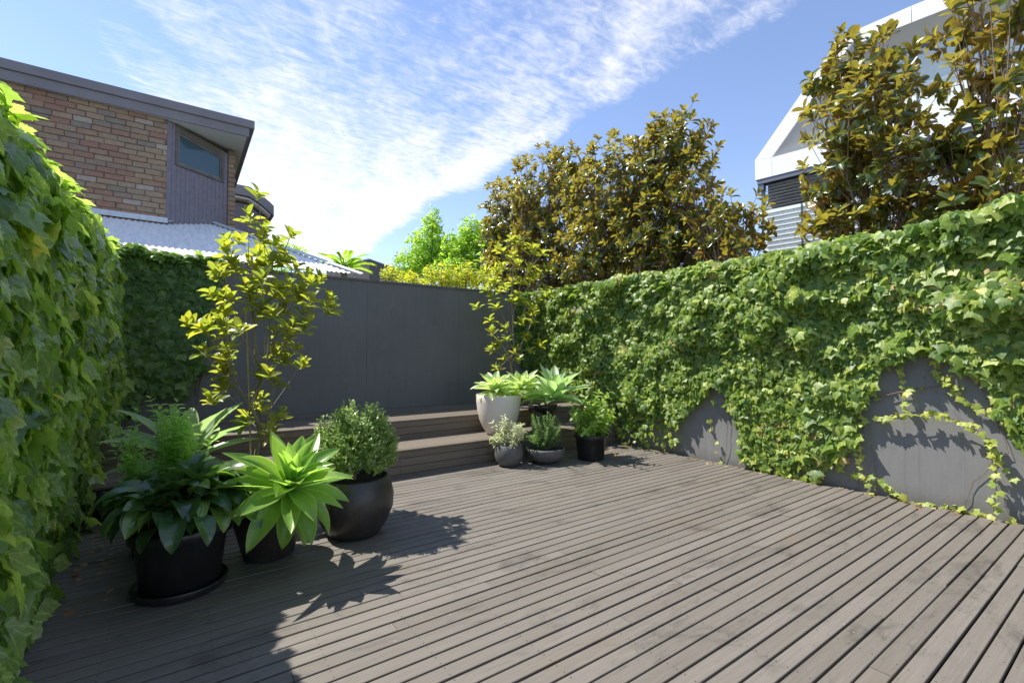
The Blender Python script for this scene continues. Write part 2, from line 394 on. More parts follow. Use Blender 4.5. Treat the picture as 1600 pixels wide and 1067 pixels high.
# leaf templates: (verts x,y,z ; faces)
def T_ivy():
    out = [(0, 0), (.20, -.13), (.42, -.06), (.50, .16), (.66, .48), (.44, .50), (.27, .60), (.0, 1.0),
           (-.27, .60), (-.44, .50), (-.66, .48), (-.50, .16), (-.42, -.06), (-.20, -.13)]
    v = [(x, y, .10 * abs(x) - .22 * max(y, 0) ** 2 - .30 * abs(x) ** 2) for x, y in out] + [(0, .38, .03)]
    n = len(out)
    return np.array(v), [(i, (i + 1) % n, n) for i in range(n)]
def T_oval(rows=(0, .12, .35, .62, .85, 1), w=(.02, .55, .95, .95, .55, .02), fold=.12, curve=.25):
    v = []
    for y, ww in zip(rows, w):
        for sx in (-.5, 0, .5): v.append((sx * ww, y, fold * abs(sx) * ww * 2 - curve * y * y))
    f = [(3 * i + j, 3 * i + j + 1, 3 * i + j + 4, 3 * i + j + 3) for i in range(len(rows) - 1) for j in range(2)]
    return np.array(v), f
def T_small():
    return np.array([(0, 0, 0), (.5, .5, .08), (0, 1, -.08), (-.5, .5, .08), (0, .5, -.02)]), [(0, 1, 4), (1, 2, 4), (2, 3, 4), (3, 0, 4)]
def T_ivy2():
    h = [(.10, -.10), (.22, -.15), (.36, -.10), (.42, -.04), (.50, .02), (.47, .12), (.58, .24), (.55, .32), (.70, .50), (.54, .50), (.44, .56), (.34, .53), (.27, .60), (.24, .72), (.14, .80), (.10, .90)]
    out = [(0, 0)] + h + [(0, 1.02)] + [(-x, y) for x, y in h[::-1]]
    fz = lambda x, y: .16 * abs(x) - .24 * max(y, 0) ** 2 - .42 * abs(x) ** 2 + .035 * math.sin(9 * abs(x) + 7 * y)
    mid = [(.24, .18), (.20, .42), (-.24, .18), (-.20, .42), (0, .12), (0, .45), (0, .75)]
    v = [(x, y, fz(x, y)) for x, y in out] + [(x, y, fz(x, y) + .03) for x, y in mid]
    n = len(out); a, b_, c_, d_, e_, f_, g_ = range(n, n + 7)
    f = []
    def fan(c, idx):
        for i in range(len(idx) - 1): f.append((idx[i], idx[i + 1], c))
    k = len(h)
    fan(a, [e_, 0] + list(range(1, 8)) + [b_]); f.append((a, b_, e_))
    fan(b_, list(range(7, 14)) + [f_, e_]);
    fan(f_, [13, 14]); fan(g_, [14, 15, 16, 17]); f.append((14, g_, f_))
    L_ = lambda i: (n - i) % n
    fan(c_, [d_] + [L_(i) for i in range(7, 0, -1)] + [0, e_]); f.append((c_, e_, d_))
    fan(d_, [e_, f_] + [L_(i) for i in range(13, 6, -1)])
    fan(f_, [L_(14), L_(13)]); fan(g_, [17, L_(16), L_(15), L_(14)]); f.append((L_(14), f_, g_))
    return np.array(v), f
IVY2 = T_ivy2()
IVY, OVAL, SMALL = T_ivy(), T_oval(), T_small()
OVALM = T_oval((0, .10, .3, .52, .74, .90, 1), (.04, .30, .82, 1.0, .88, .52, .02), .16, .14)
OVALS = T_oval((0, .3, .7, 1), (.02, .9, .8, .02))

def leaf_cloud(name, T, P, D, N, L, Wd, m, parent=None, rng=None, rnd=None, curl=.0):
    """P positions, D leaf directions, N normals, L lengths, Wd widths."""
    tv, tf = T; n = len(P)
    if n == 0: return None
    D = nrm(np.asarray(D, float)); N = np.asarray(N, float)
    X = nrm(np.cross(D, N)); Z = np.cross(X, D)
    L = np.broadcast_to(L, (n,)); Wd = np.broadcast_to(Wd, (n,))
    cz = (rng.uniform(-curl, curl, n) if rng is not None and curl else np.zeros(n))
    z = tv[None, :, 2] + cz[:, None] * (tv[None, :, 1] ** 2)
    V = (P[:, None, :] + (tv[None, :, 0] * Wd[:, None])[..., None] * X[:, None, :] + (tv[None, :, 1] * L[:, None])[..., None] * D[:, None, :]
         + (z * L[:, None])[..., None] * Z[:, None, :]).reshape(-1, 3)
    k = len(tv)
    fl = np.concatenate([np.array(f) for f in tf]); tot = np.array([len(f) for f in tf]); stt = np.concatenate([[0], np.cumsum(tot)[:-1]])
    loops = (np.arange(n)[:, None] * k + fl[None]).ravel(); starts = (np.arange(n)[:, None] * len(fl) + stt[None]).ravel()
    if rnd is None: rnd = (rng or np.random.default_rng(1)).random(n)
    me = raw_mesh(name, V, loops, starts, None, {'rnd': np.repeat(rnd, k), 'lu': np.tile(tv[:, 0], n), 'lv': np.tile(tv[:, 1], n)}, True)
    return new_obj(name, me, m, parent)

class Blades:                                        # long curved leaves, each swept along an arching midrib
    def __init__(s): s.v = []; s.f = []; s.r = []; s.t = []
    def add(s, base, phi, th, bend, L, W, wp, ch=.25, k=10, axis=None, r=.5, twist=0.0, pet=0.0):
        """th angle from the axis at the base, bend added (radians) towards the tip"""
        A = np.array([0, 0, 1.]) if axis is None else nrm(np.array(axis, float))
        e1 = nrm(np.cross(A, [.12, .99, .05])); e2 = np.cross(A, e1)
        rd = math.cos(phi) * e1 + math.sin(phi) * e2
        side = np.cross(A, rd)
        p = np.array(base, float); ds = L / k; o = len(s.v); cols = (-1, -.55, 0, .55, 1)
        for i in range(k + 1):
            t_ = i / k
            a = th + bend * t_ * t_
            d = math.cos(a) * A + math.sin(a) * rd
            if i: p = p + d * ds
            n_ = math.cos(a) * rd * -1 + math.sin(a) * A          # upper surface faces the axis
            ww = W * .5 * wp(t_)
            sd = math.cos(twist * t_) * side + math.sin(twist * t_) * n_
            up = np.cross(sd, d)*-1
            for c in cols:
                s.t.append(t_)
                s.v.append(p + sd * c * ww + n_ * (abs(c) ** 1.6) * ww * ch)
                s.r.append(r)
        for i in range(k):
            for j in range(4):
                a0 = o + i * 5 + j; s.f.append((a0, a0 + 1, a0 + 6, a0 + 5))
    def build(s, name, m, parent):
        L = [i for f in s.f for i in f]; n = len(s.f)
        V = np.array(s.v)
        me = raw_mesh(name, V, L, np.arange(n) * 4, None, {'rnd': s.r, 'lu': np.tile([-1, -.55, 0, .55, 1], len(V) // 5), 'lv': s.t}, True)
        return new_obj(name, me, m, parent)
def wp_agave(t_): return (.26 + .74 * math.sin(min(t_ / .55, 1) * math.pi / 2)) * (1 if t_ < .55 else max(0.0, 1 - ((t_ - .55) / .45) ** 1.7)) + .01
def wp_lily(t_): return .05 if t_ < .48 else max(.03, math.sin(((t_ - .48) / .52) ** .85 * math.pi)) ** .8
def wp_long(t_): return (.5 + .5 * min(t_ / .4, 1)) * (1 if t_ < .4 else max(0, 1 - ((t_ - .4) / .6) ** 1.5)) + .01

def agave(B, c, axis, n, L, W, rng, thmax=1.75, thmin=.12, bend=(.55, .15)):
    for i in range(n):
        q = i / (n - 1)                                # 0 outer .. 1 inner
        phi = i * 2.39996 + rng.uniform(-.15, .15)
        th = thmin + (thmax - thmin) * (1 - q) ** .85 + rng.uniform(-.1, .1)
        l = L * (1 - .45 * max(0, q - .6) / .4) * rng.uniform(.88, 1.08) * (.82 + .18 * min(1, q * 4))
        b = bend[0] * (1 - q) + bend[1] * q + rng.uniform(-.25, .40)
        B.add(np.array(c) + nrm(np.array(axis, float)) * (.10 * q * L - .02), phi, th, b, l, W * rng.uniform(.88, 1.1) * (1 - .35 * max(0, q - .7) / .3), wp_agave,
              ch=rng.uniform(.35, .7), axis=axis, r=rng.random(), twist=rng.uniform(-.25, .25))

def rand_dirs(rng, n):
    return nrm(rng.normal(size=(n, 3)))

# smooth 2-D value noise
def vnoise(x, y, seed=0):
    xi = np.floor(x).astype(int); yi = np.floor(y).astype(int); xf = x - xi; yf = y - yi
    def h(a, b):
        k = (a * 374761393 + b * 668265263 + seed * 1442695) & 0xffffffff
        k = ((k ^ (k >> 13)) * 1274126177) & 0xffffffff
        return ((k ^ (k >> 16)) & 0xffff) / 65535.0
    sx = xf * xf * (3 - 2 * xf); sy = yf * yf * (3 - 2 * yf)
    return (h(xi, yi) * (1 - sx) + h(xi + 1, yi) * sx) * (1 - sy) + (h(xi, yi + 1) * (1 - sx) + h(xi + 1, yi + 1) * sx) * sy
def inpoly(px, py, poly):
    ins = np.zeros(len(px), bool); n = len(poly)
    for i in range(n):
        x1, y1 = poly[i]; x2, y2 = poly[(i + 1) % n]
        if y1 == y2: continue
        c = ((y1 > py) != (y2 > py)) & (px < (x2 - x1) * (py - y1) / (y2 - y1) + x1)
        ins ^= c
    return ins

# ------------------------------------------------------------------ setting: ground and deck
XR, YB, XL, Y1, Z1, Y2, Z2 = 6.09, 7.71, -.85, 5.49, .322, 6.165, .5865
PITCH = .0985
rng = np.random.default_rng(4)
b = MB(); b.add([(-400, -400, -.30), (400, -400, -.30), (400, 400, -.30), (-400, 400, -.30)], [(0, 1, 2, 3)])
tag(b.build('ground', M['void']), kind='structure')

b = MB(); y = Y1 + .03; row = 0
while y > -1.6:
    y0 = y - PITCH
    x = XL - rng.uniform(0, 2.4)
    while x < XR - .02:
        x2 = x + rng.choice([2.1, 2.7, 3.3, 4.2, 5.1])
        xa, xb = max(x, XL), min(x2, XR - .012)
        if XR - xb < .5: xb = XR - .012; x2 = XR
        if xb > xa + .05:
            j = rng.normal(0, .0011, 4).clip(-.002, .002)
            dz = rng.normal(0, .0009)
            g = rng.uniform(.0095, .0145)
            b.board((xa, y0 + g / 2, -.022), (xb - .003, y - g / 2, dz), .0025, rng.random(), j=j)
        x = x2
    y = y0; row += 1
tag(b.build('deck', M['deck']), kind='structure')
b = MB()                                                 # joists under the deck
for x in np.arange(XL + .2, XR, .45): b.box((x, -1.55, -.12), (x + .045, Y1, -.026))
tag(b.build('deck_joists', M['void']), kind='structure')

# broad timber steps across the far end
st = empty('timber_steps', (2.6, 5.9, 0), 'two broad weathered timber steps running below the charcoal back wall', 'steps')
def tread(name, y0, y1, z, nosing, zb, xl=XL):
    t_ = MB()
    n = max(1, round((y1 - y0) / PITCH)); p = (y1 - y0) / n
    for i in range(n):
        x = XL - rng.uniform(0, 2)
        while x < XR:
            x2 = x + rng.choice([2.4, 3.0, 3.6]); xa, xb = max(x, XL), min(x2, XR - .01)
            if xb > xa + .05:
                t_.board((xa, y0 + i * p + .003, z - .022), (xb - .003, y0 + (i + 1) * p - .003, z + rng.normal(0, .0007)), .0025, rng.random())
            x = x2
    t_.build(name, M['step'], st)
    r_ = MB(); zt = z - .026; k = 0
    while zt > zb + .01:
        zl = max(zb, zt - (PITCH - .008 if k else PITCH - .03))
        x = xl - rng.uniform(0, 2)
        while x < XR:
            x2 = x + rng.choice([2.4, 3.0, 3.9]); xa, xb = max(x, xl), min(x2, XR - .01)
            if xb > xa + .05: r_.box((xa, y0 + .004 + rng.uniform(0, .0015), zl), (xb - .003, y0 + .024, zt), rng.random() * .6)
            x = x2
        zt = zl - .007; k += 1
    r_.box((xl, y0 + .03, zb), (XR - .01, y0 + .05, z - .03), 0)
    return r_
tread('lower_tread', Y1, Y2 + .02, Z1, 0, 0, .12).build('lower_riser', M['step'], st)
tread('upper_tread', Y2, YB, Z2, 0, Z1).build('upper_riser', M['step'], st)

# ------------------------------------------------------------------ garden walls
def wall(label, a, bb, m, name='garden_wall'):
    e = empty(name, ((a[0] + bb[0]) / 2, (a[1] + bb[1]) / 2, 0), label, 'wall'); return e
wb = wall('charcoal rendered back wall above the upper timber step', (XL, YB), (XR, YB), None)
joints = [XL - .15, .35, onY(573, 550, YB)[0], onY(717, 550, YB)[0], XR + .12]
for i in range(4):
    b = MB(); b.box((joints[i] + .0015, YB, -.2), (joints[i + 1] - .0015, YB + .2, 2.70)); b.build('panel', M['wallb'], wb)
b = MB(); b.box((joints[0], YB + .006, -.2), (joints[-1], YB + .19, 2.69)); b.build('core', M['dark'], wb)
b = MB(); b.box((XL - .15, YB - .018, 2.702), (XR + .1, YB + .215, 2.735)); b.build('coping', M['coping'], wb)
wr = wall('grey painted side wall on the right, bare behind the arching vine', (XR, 0), (XR, YB), None)
b = MB(); b.box((XR, -2.5, -.25), (XR + .2, YB - .02, 2.60)); b.build('panel', M['wallr'], wr)
b = MB(); b.box((XR - .015, -2.5, 2.602), (XR + .215, YB - .03, 2.63)); b.build('coping', M['coping'], wr)
wl = wall('dark side wall on the left hidden under large ivy leaves', (XL, 0), (XL, YB), None)
b = MB(); b.box((XL - .2, -.6, -.25), (XL, YB - .02, 2.47)); b.build('panel', M['wallb'], wl)

# ------------------------------------------------------------------ ivy
def ivy(root, P, out, size, m, rng, droop=1.0, lat=.65, rnd=None, up=.55, part='foliage', T=None, tilt=.38):
    n = len(P); out = np.array(out, float); side = np.cross(out, [0, 0, 1.])
    D = np.array([0, 0, -1.]) * droop + out * rng.normal(.28, .28, n)[:, None] + side * rng.normal(0, lat, n)[:, None]
    N = out * 1.0 + np.array([0, 0, 1.]) * rng.normal(up, .45, n)[:, None] + side * rng.normal(0, tilt, n)[:, None]
    L = rng.choice([.55, .8, 1.0, 1.25], n, p=[.2, .3, .32, .18]) * rng.uniform(.85, 1.15, n) * size
    return leaf_cloud(part, T or IVY, P, D, N, L, L * rng.uniform(.80, 1.1, n), m, root, rng, rnd, .35)

# right wall: openings traced on the wall plane (Y, z)
def wallpoly(px): return [tuple(onX(x, y, XR - .06)[1:]) for x, y in px]
OP_A = wallpoly([(1052, 700), (1058, 645), (1085, 632), (1108, 622), (1122, 598), (1142, 615), (1150, 655), (1160, 690), (1170, 745), (1050, 720)])
OP_B = wallpoly([(1290, 790), (1272, 752), (1290, 712), (1335, 700), (1338, 672), (1346, 636), (1352, 606), (1380, 580), (1404, 550), (1465, 541), (1500, 562),
                 (1528, 575), (1552, 600), (1566, 642), (1584, 676), (1608, 688), (1700, 694), (1700, 900), (1500, 860)])
rng = np.random.default_rng(11)
ir = empty('ivy', (XR - .1, 3.5, 0), 'sunlit ivy mat hanging over the grey wall on the right of the deck', 'ivy')
n = 50000
Yp = rng.uniform(-.8, YB - .1, n); top = 2.66 + .10 * vnoise(Yp * 1.3, Yp * 0, 3) + .08 * vnoise(Yp * 4, Yp * 0, 5) + .10 * np.clip(1.6 - Yp, 0, 1)
zz = rng.uniform(0, 1, n) ** .92 * top
bulge = .03 + (.13 * vnoise(Yp * 1.1, zz * 1.1, 7) + .20 * vnoise(Yp * 3.6, zz * 4.6, 8) ** 1.5 + .06 * vnoise(Yp * 9, zz * 11, 9) + .05 * np.clip(zz - 1.6, 0, 1)) * np.where(Yp < 4.6, np.clip((zz - .9) / 1.0, .45, 1), 1)
depthf = rng.beta(2.2, 1.1, n)
Xp = XR - .015 - bulge * depthf
wY = Yp + .15 * (vnoise(Yp * 6, zz * 6, 21) - .5) + rng.normal(0, .025, n); wz = zz + .17 * (vnoise(Yp * 6, zz * 6, 22) - .5) + rng.normal(0, .025, n)
keep = ~(inpoly(wY, wz, OP_A) | inpoly(wY, wz, OP_B))
low = zz < .10 + .35 * vnoise(Yp * 2.1, zz * 0, 30)                    # ragged, thinner hem
keep &= ~(low & (rng.random(n) < .72))
farc = (Yp > 4.4) & (zz < .55 + .3 * vnoise(Yp * 3, zz * 0, 31)); keep &= ~(farc & (rng.random(n) < .75))
keep &= ~((Yp < 2.1) & (zz < .35) & (rng.random(n) < .97))
P = np.stack([Xp, Yp, zz], 1)[keep]
autumn = vnoise(P[:, 1] * 1.9 + 4, P[:, 2] * 1.9, 40)
rn = rng.random(len(P)) ** 1.1 * .90
rn = np.where((autumn > .70) & (rng.random(len(P)) < .15), rng.uniform(.93, 1, len(P)), rn)
sz = np.where(P[:, 1] < 2.6, .106, .076)
ivy(ir, P, (-1, 0, 0), sz, M['ivyR'], rng, rnd=rn, up=1.0, tilt=.6, lat=.8)
# crest lying over the top of the wall
n = 5200; Yp = rng.uniform(-.8, YB, n); Xp = rng.uniform(XR - .22, XR + .34, n)
zt = 2.64 + .15 * vnoise(Yp * 1.3, Xp * 2, 3) + .07 * vnoise(Yp * 6, Xp * 6, 6) - .5 * (Xp - XR - .08) ** 2 * 3 + rng.uniform(-.10, .03, n) + .10 * np.clip(1.8 - Yp, 0, 1)
P = np.stack([Xp, Yp, zt], 1)
D = np.stack([rng.normal(-.7, .6, n), rng.normal(0, .7, n), rng.normal(-.35, .3, n)], 1)
N = np.stack([rng.normal(-.5, .4, n), rng.normal(0, .4, n), np.ones(n)], 1)
L = rng.uniform(.065, .125, n)
leaf_cloud('crest', IVY, P, D, N, L, L, M['ivyR'], ir, rng, np.where(rng.random(n) < .012, .96, rng.random(n) * .88), .25)

def walk_stem(B, pts, r0, r1, rng, wob=.012, sub=6, k=5):
    out = []
    pts = [np.array(p, float) for p in pts]
    for i in range(len(pts) - 1):
        for j in range(sub): out.append(pts[i] * (1 - j / sub) + pts[i + 1] * j / sub + rng.normal(0, wob, 3) * [.3, 1, 1])
    out.append(pts[-1]); B.tube(out, list(np.linspace(r0, r1, len(out))), k); return out
B = MB(); VP = []
runs = [([(1372, 655), (1400, 649), (1440, 648), (1482, 651), (1520, 665), (1546, 690), (1558, 722), (1556, 760), (1552, 800)], .09, .0055, 52),
        ([(1366, 622), (1400, 614), (1440, 606), (1482, 603), (1500, 606)], .04, .007, 3),
        ([(1462, 552), (1468, 585), (1484, 603), (1510, 628), (1552, 645)], .06, .004, 24),
        ([(1408, 560), (1410, 590), (1414, 615), (1420, 640)], .06, .002, 13),
        ([(1290, 722), (1330, 738), (1372, 748), (1396, 766), (1424, 785), (1455, 789)], .05, .004, 26),
        ([(1352, 620), (1350, 655), (1340, 690), (1345, 730), (1362, 770)], .06, .003, 20),
        ([(1500, 797), (1530, 800), (1552, 805)], .05, .002, 4),
        ([(1552, 690), (1570, 730), (1584, 745)], .05, .002, 3), ([(1552, 740), (1560, 780), (1590, 815)], .04, .002, 2),
        ([(1108, 655), (1118, 690), (1124, 722)], .04, .002, 5), ([(1140, 610), (1152, 640), (1166, 662)], .05, .002, 8),
        ([(1250, 745), (1280, 748), (1284, 732), (1300, 728)], .05, .003, 7)]
LP = []
for px, off, r0, nl in runs:
    pts = [onX(x, y, XR - off) for x, y in px]
    B = MB(); o = walk_stem(B, pts, r0, r0 * .6, rng, .006); B.build('trailing_stem', M['ivystem'], ir)
    for q in np.linspace(0, len(o) - 1, nl).astype(int): LP.append(o[q] + rng.normal(0, .008, 3))
for i in range(16):
    y0 = rng.choice([rng.uniform(2.5, 3.2), rng.uniform(4.1, 7)]) if i > 2 else (1.2, 1.9, 3.6)[i]; a = np.array([XR - .02, y0, 0.02]); pts = [a]
    for k in range(8): pts.append(pts[-1] + [rng.uniform(-.012, .006), rng.normal(0, .13), .3])
    B = MB(); walk_stem(B, pts, .0045 if i > 2 else .003, .002, rng, .012, 3); B.build('woody_runner', M['ivystem'], ir)
LP = np.array(LP); n = len(LP)
D = np.stack([rng.normal(-.4, .3, n), rng.normal(0, .7, n), rng.normal(-.3, .5, n)], 1); N = np.stack([np.full(n, -1.), rng.normal(0, .4, n), rng.normal(.8, .4, n)], 1)
L = rng.uniform(.042, .075, n)
leaf_cloud('trailing_leaves', IVY, LP, D, N, L, L, M['vine'], ir, rng, None, .2)
# little tuft at the foot of the wall
tf = empty('ivy', onz(1492, 797), 'small lime green ivy tuft creeping along the deck edge at the right', 'ivy')
n = 170; q = rng.random(n); base = np.array([onz(1465 + 60 * a, 789 + 12 * a) for a in q])
P = base + np.stack([rng.uniform(-.07, .0, n), rng.normal(0, .02, n), rng.uniform(.0, .06, n) * np.sin(q * 3.14)], 1)
L = rng.uniform(.03, .055, n)
leaf_cloud('foliage', IVY, P, rand_dirs(rng, n) * [1, 1, .3], np.stack([rng.normal(-.4, .4, n), rng.normal(0, .4, n), np.ones(n)], 1), L, L, M['vine'], tf, rng, None, .2)

# left wall ivy: big leaves, thick and bulging
il = empty('ivy', (-.6, 3.0, 0), 'thick wall of large glossy ivy leaves down the left edge of the deck', 'ivy')
n = 12500
Yp = rng.uniform(.2, YB - .25, n) ** 1.0
top = 2.47 + .17 * np.clip(3.2 - Yp, 0, 1.2) + .06 * np.clip(Yp - 2, 0, 5) * .6 + .10 * vnoise(Yp * 1.5, Yp * 0, 13) + .06 * vnoise(Yp * 5, Yp * 0, 14)
zz = rng.uniform(0, 1, n) ** .9 * top
bulge = .10 + .10 * vnoise(Yp * 1.2, zz * 1.2, 17) + .13 * vnoise(Yp * 3.4, zz * 3.8, 18) - .10 * np.clip((zz - top + .3) / .3, 0, 1) ** 2
Xp = XL + .02 + bulge * rng.beta(1.7, 1.0, n)
hem = (zz < .12 + .4 * vnoise(Yp * 2.0, zz * 0, 33)) & (Yp > 3.6)
keep = ~(hem & (rng.random(n) < .85))
P = np.stack([Xp, Yp, zz], 1)[keep]
sz = .150 - .006 * P[:, 1] + .02 * (P[:, 1] > 1.3)
rn = rng.random(len(P)) * .93; rn = np.where(rng.random(len(P)) < .008, 1.0, rn)
ivy(il, P, (1, 0, 0), sz, M['ivyL'], rng, rnd=rn, up=.75, T=IVY2, tilt=.8, lat=.95)
n = 2600; Yp = rng.uniform(.2, YB, n); Xp = rng.uniform(XL - .25, XL + .16, n)
zt = 2.47 + .17 * np.clip(3.2 - Yp, 0, 1.2) + .036 * np.clip(Yp - 2, 0, 5) + .13 * vnoise(Yp * 1.5, Xp * 2, 13) + .06 * vnoise(Yp * 6, Xp * 6, 16) + rng.uniform(-.14, .07, n)
D = np.stack([rng.normal(.5, .6, n), rng.normal(0, .7, n), rng.normal(-.35, .35, n)], 1); N = np.stack([rng.normal(.4, .4, n), rng.normal(0, .4, n), np.ones(n)], 1)
L = rng.uniform(.075, .14, n)
leaf_cloud('crest', IVY2, np.stack([Xp, Yp, zt], 1), D, N, L, L, M['ivyL'], il, rng, rng.random(n) * .95, .25)
B = MB()
for i in range(150):
    y0 = rng.uniform(1, 6.5); z0 = rng.uniform(.2, 2.3); a = np.array([XL + .06, y0, z0])
    B.tube([a, a + [.07, rng.normal(0, .03), .0], a + [.14, rng.normal(0, .05), rng.uniform(-.03, .05)]], [.0022, .002, .0015], 4)
for i in range(26):
    y0 = rng.uniform(.6, 7); pts = [np.array([XL + .05, y0, 0])]
    for k in range(8): pts.append(pts[-1] + [rng.uniform(-.01, .012), rng.normal(0, .12), .28])
    walk_stem(B, pts, .008, .004, rng, .01, 3)
walk_stem(B, [onz(150, 820, .02), onz(165, 826, .03), onz(186, 823, .02)], .003, .002, rng, .004)
B.build('stem', M['ivystem'], il)

# ivy on the left end of the back wall
ib = empty('ivy', (-.2, YB - .1, 0), 'shaded ivy patch on the left end of the charcoal back wall', 'ivy')
n = 5200
Xp = rng.uniform(XL, .42, n); lim = .42 - .10 * vnoise(Xp * 0, Xp * 0, 3)
zz = rng.uniform(.75, 2.84, n)
hemz = .86 + .26 * vnoise(Xp * 5, Xp * 0, 51) - .25 * (Xp < -.45) + .2 * (Xp > .1)
rightlim = .40 - .22 * (1 - np.clip((zz - 1.0) / 1.2, 0, 1)) + .12 * (vnoise(zz * 4, zz * 0, 53) - .5) * 2
tp = 2.76 + .08 * vnoise(Xp * 4, Xp * 0, 52)
keep = (zz > hemz) & (zz < tp) & (Xp < rightlim)
Yp = YB - .02 - (.04 + .14 * vnoise(Xp * 2, zz * 2, 54) + .05 * np.clip(zz - 2.2, 0, 1)) * rng.beta(2.2, 1.0, n)
P = np.stack([Xp, Yp, zz], 1)[keep]
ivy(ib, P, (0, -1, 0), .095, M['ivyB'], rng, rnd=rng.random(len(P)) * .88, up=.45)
n = 900; Xp = rng.uniform(XL, .42, n); P = np.stack([Xp, rng.uniform(YB - .2, YB + .22, n), 2.74 + .10 * vnoise(Xp * 4, Xp * 0, 52) + rng.uniform(-.06, .05, n)], 1)
L = rng.uniform(.07, .12, n)
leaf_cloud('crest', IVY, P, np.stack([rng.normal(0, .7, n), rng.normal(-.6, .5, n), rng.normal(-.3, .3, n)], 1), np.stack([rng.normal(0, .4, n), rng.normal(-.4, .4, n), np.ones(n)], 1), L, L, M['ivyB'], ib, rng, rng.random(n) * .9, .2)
B = MB()
for i in range(14):
    x0 = rng.uniform(XL, .2); a = np.array([x0, YB - .02, rng.uniform(.8, 1.1)]); pts = [a]
    for k in range(6): pts.append(pts[-1] + [rng.normal(0, .06), rng.uniform(-.005, .003), .3])
    walk_stem(B, pts, .005, .003, rng, .006, 3)
B.build('stem', M['ivystem'], ib)
# ivy thin fringe on the right end of the back wall
ic = empty('ivy', (5.8, YB - .1, 0), 'dark ivy fringe in the far corner beside the small potted magnolia', 'ivy')
n = 2600; zz = rng.uniform(.75, 2.76, n); hang = 5.45 + .25 * (vnoise(zz * 3, zz * 0, 61) - .5) + .3 * (zz < 1.6); Xp = rng.uniform(5.1, XR - .02, n); keep = Xp > hang
Yp = YB - .02 - .13 * rng.beta(2, 1, n)
P = np.stack([Xp, Yp, zz], 1)[keep]
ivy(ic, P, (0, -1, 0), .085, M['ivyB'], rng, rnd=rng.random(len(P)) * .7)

# leaf litter on the deck: uncountable crumbs
n = 150; P = []
for i in range(n):
    r = rng.random()
    if r < .45: p = onz(*[(1000 + 560 * (s_ := rng.random())), 0][:1], 700 + 110 * s_) + [-.04 - rng.exponential(.05), 0, .004]; p[0] = XR - .03 - rng.exponential(.05)
    elif r < .75: p = np.array([XL + .28 + rng.exponential(.10), rng.uniform(3.6, 5.4), .004])
    else: p = np.array([rng.uniform(5.0, 6.0), rng.uniform(4.8, 5.45), .004])
    P.append(p)
P = np.array(P); L = rng.uniform(.02, .05, n)
o = leaf_cloud('leaf_litter', IVY, P, rand_dirs(rng, n) * [1, 1, .15], np.stack([rng.normal(0, .3, n), rng.normal(0, .3, n), np.ones(n)], 1), L, L, M['litter'], None, rng, None, .3)
tag(o, 'dry fallen leaves scattered along the deck edges', 'leaves', kind='stuff')

# ------------------------------------------------------------------ potted plants
def pot_mesh(name, prof, c, m, parent, th=.018, soil=None):
    """outer profile bottom->rim, then a lip and an inner wall"""
    r, z = prof[-1]
    inner = [(r - th * .3, z + th * .35), (r - th * .8, z + th * .3), (r - th, z), (r - th - .004, z - .05), (max(r - th - .03, .02), z - .10)]
    B = MB(); B.lathe([(0.001, prof[0][1])] + prof + inner, c); o = B.build(name, m, parent, True)
    S = MB(); zs = z - .045 if soil is None else soil
    S.lathe([(r - th - .003, zs), (r * .6, zs + .012), (.001, zs + .018)], c, 32); S.build('soil', M['soil'], parent, True)
    return o

# 1 peace lily in black plastic pot with saucer
c = onz(283, 917); c[2] = 0
e = empty('potted_peace_lily', c, 'dark peace lily in the big black plastic pot with a saucer, front left', 'potted plant')
pot_mesh('pot', [(.205, .03), (.215, .035), (.250, .34), (.256, .345), (.282, .35), (.286, .41)], c, M['plastic'], e, .02)
B = MB(); B.lathe([(.001, .004), (.232, .004), (.252, .015), (.264, .055), (.260, .06), (.252, .055), (.240, .022), (.001, .02)], c); B.build('saucer', M['plastic'], e, True)
rng = np.random.default_rng(21); B = Blades()
for i in range(230):
    phi = rng.uniform(0, 6.283); q = rng.random()
    th = .06 + .72 * q + rng.normal(0, .15); L = rng.uniform(.34, .55)
    bs = c + [rng.normal(0, .07), rng.normal(0, .07), .41]
    B.add(bs, phi, th, rng.uniform(1.1, 2.6), L, rng.uniform(.085, .135), wp_lily, ch=.35, k=14, r=rng.random(), twist=rng.uniform(-.8, .8))
B.build('foliage', M['lily'], e)

# 2 front agave, rosette leaning to the viewer
c = onz(420, 866); c[2] = 0
e = empty('potted_agave', c, 'bright lime agave in a black pot at the front, rosette leaning to the viewer', 'potted plant')
pot_mesh('pot', [(.15, .0), (.17, .01), (.235, .25), (.245, .40)], c, M['ceramic'], e, .022)
rc = at(450, 764, 3.22)
B = MB(); B.tube([c + [0, 0, .36], c * .4 + rc * .6 - [0, 0, .0], rc], [.05, .045, .05], 8); B.build('stem', M['bark'], e, True)
rng = np.random.default_rng(5); B = Blades()
ax = np.array([.15, -.52, 1.0])
agave(B, rc, ax, 50, .47, .130, rng, thmax=2.15, thmin=.12, bend=(.45, .15))
B.build('rosette', M['agave'], e)

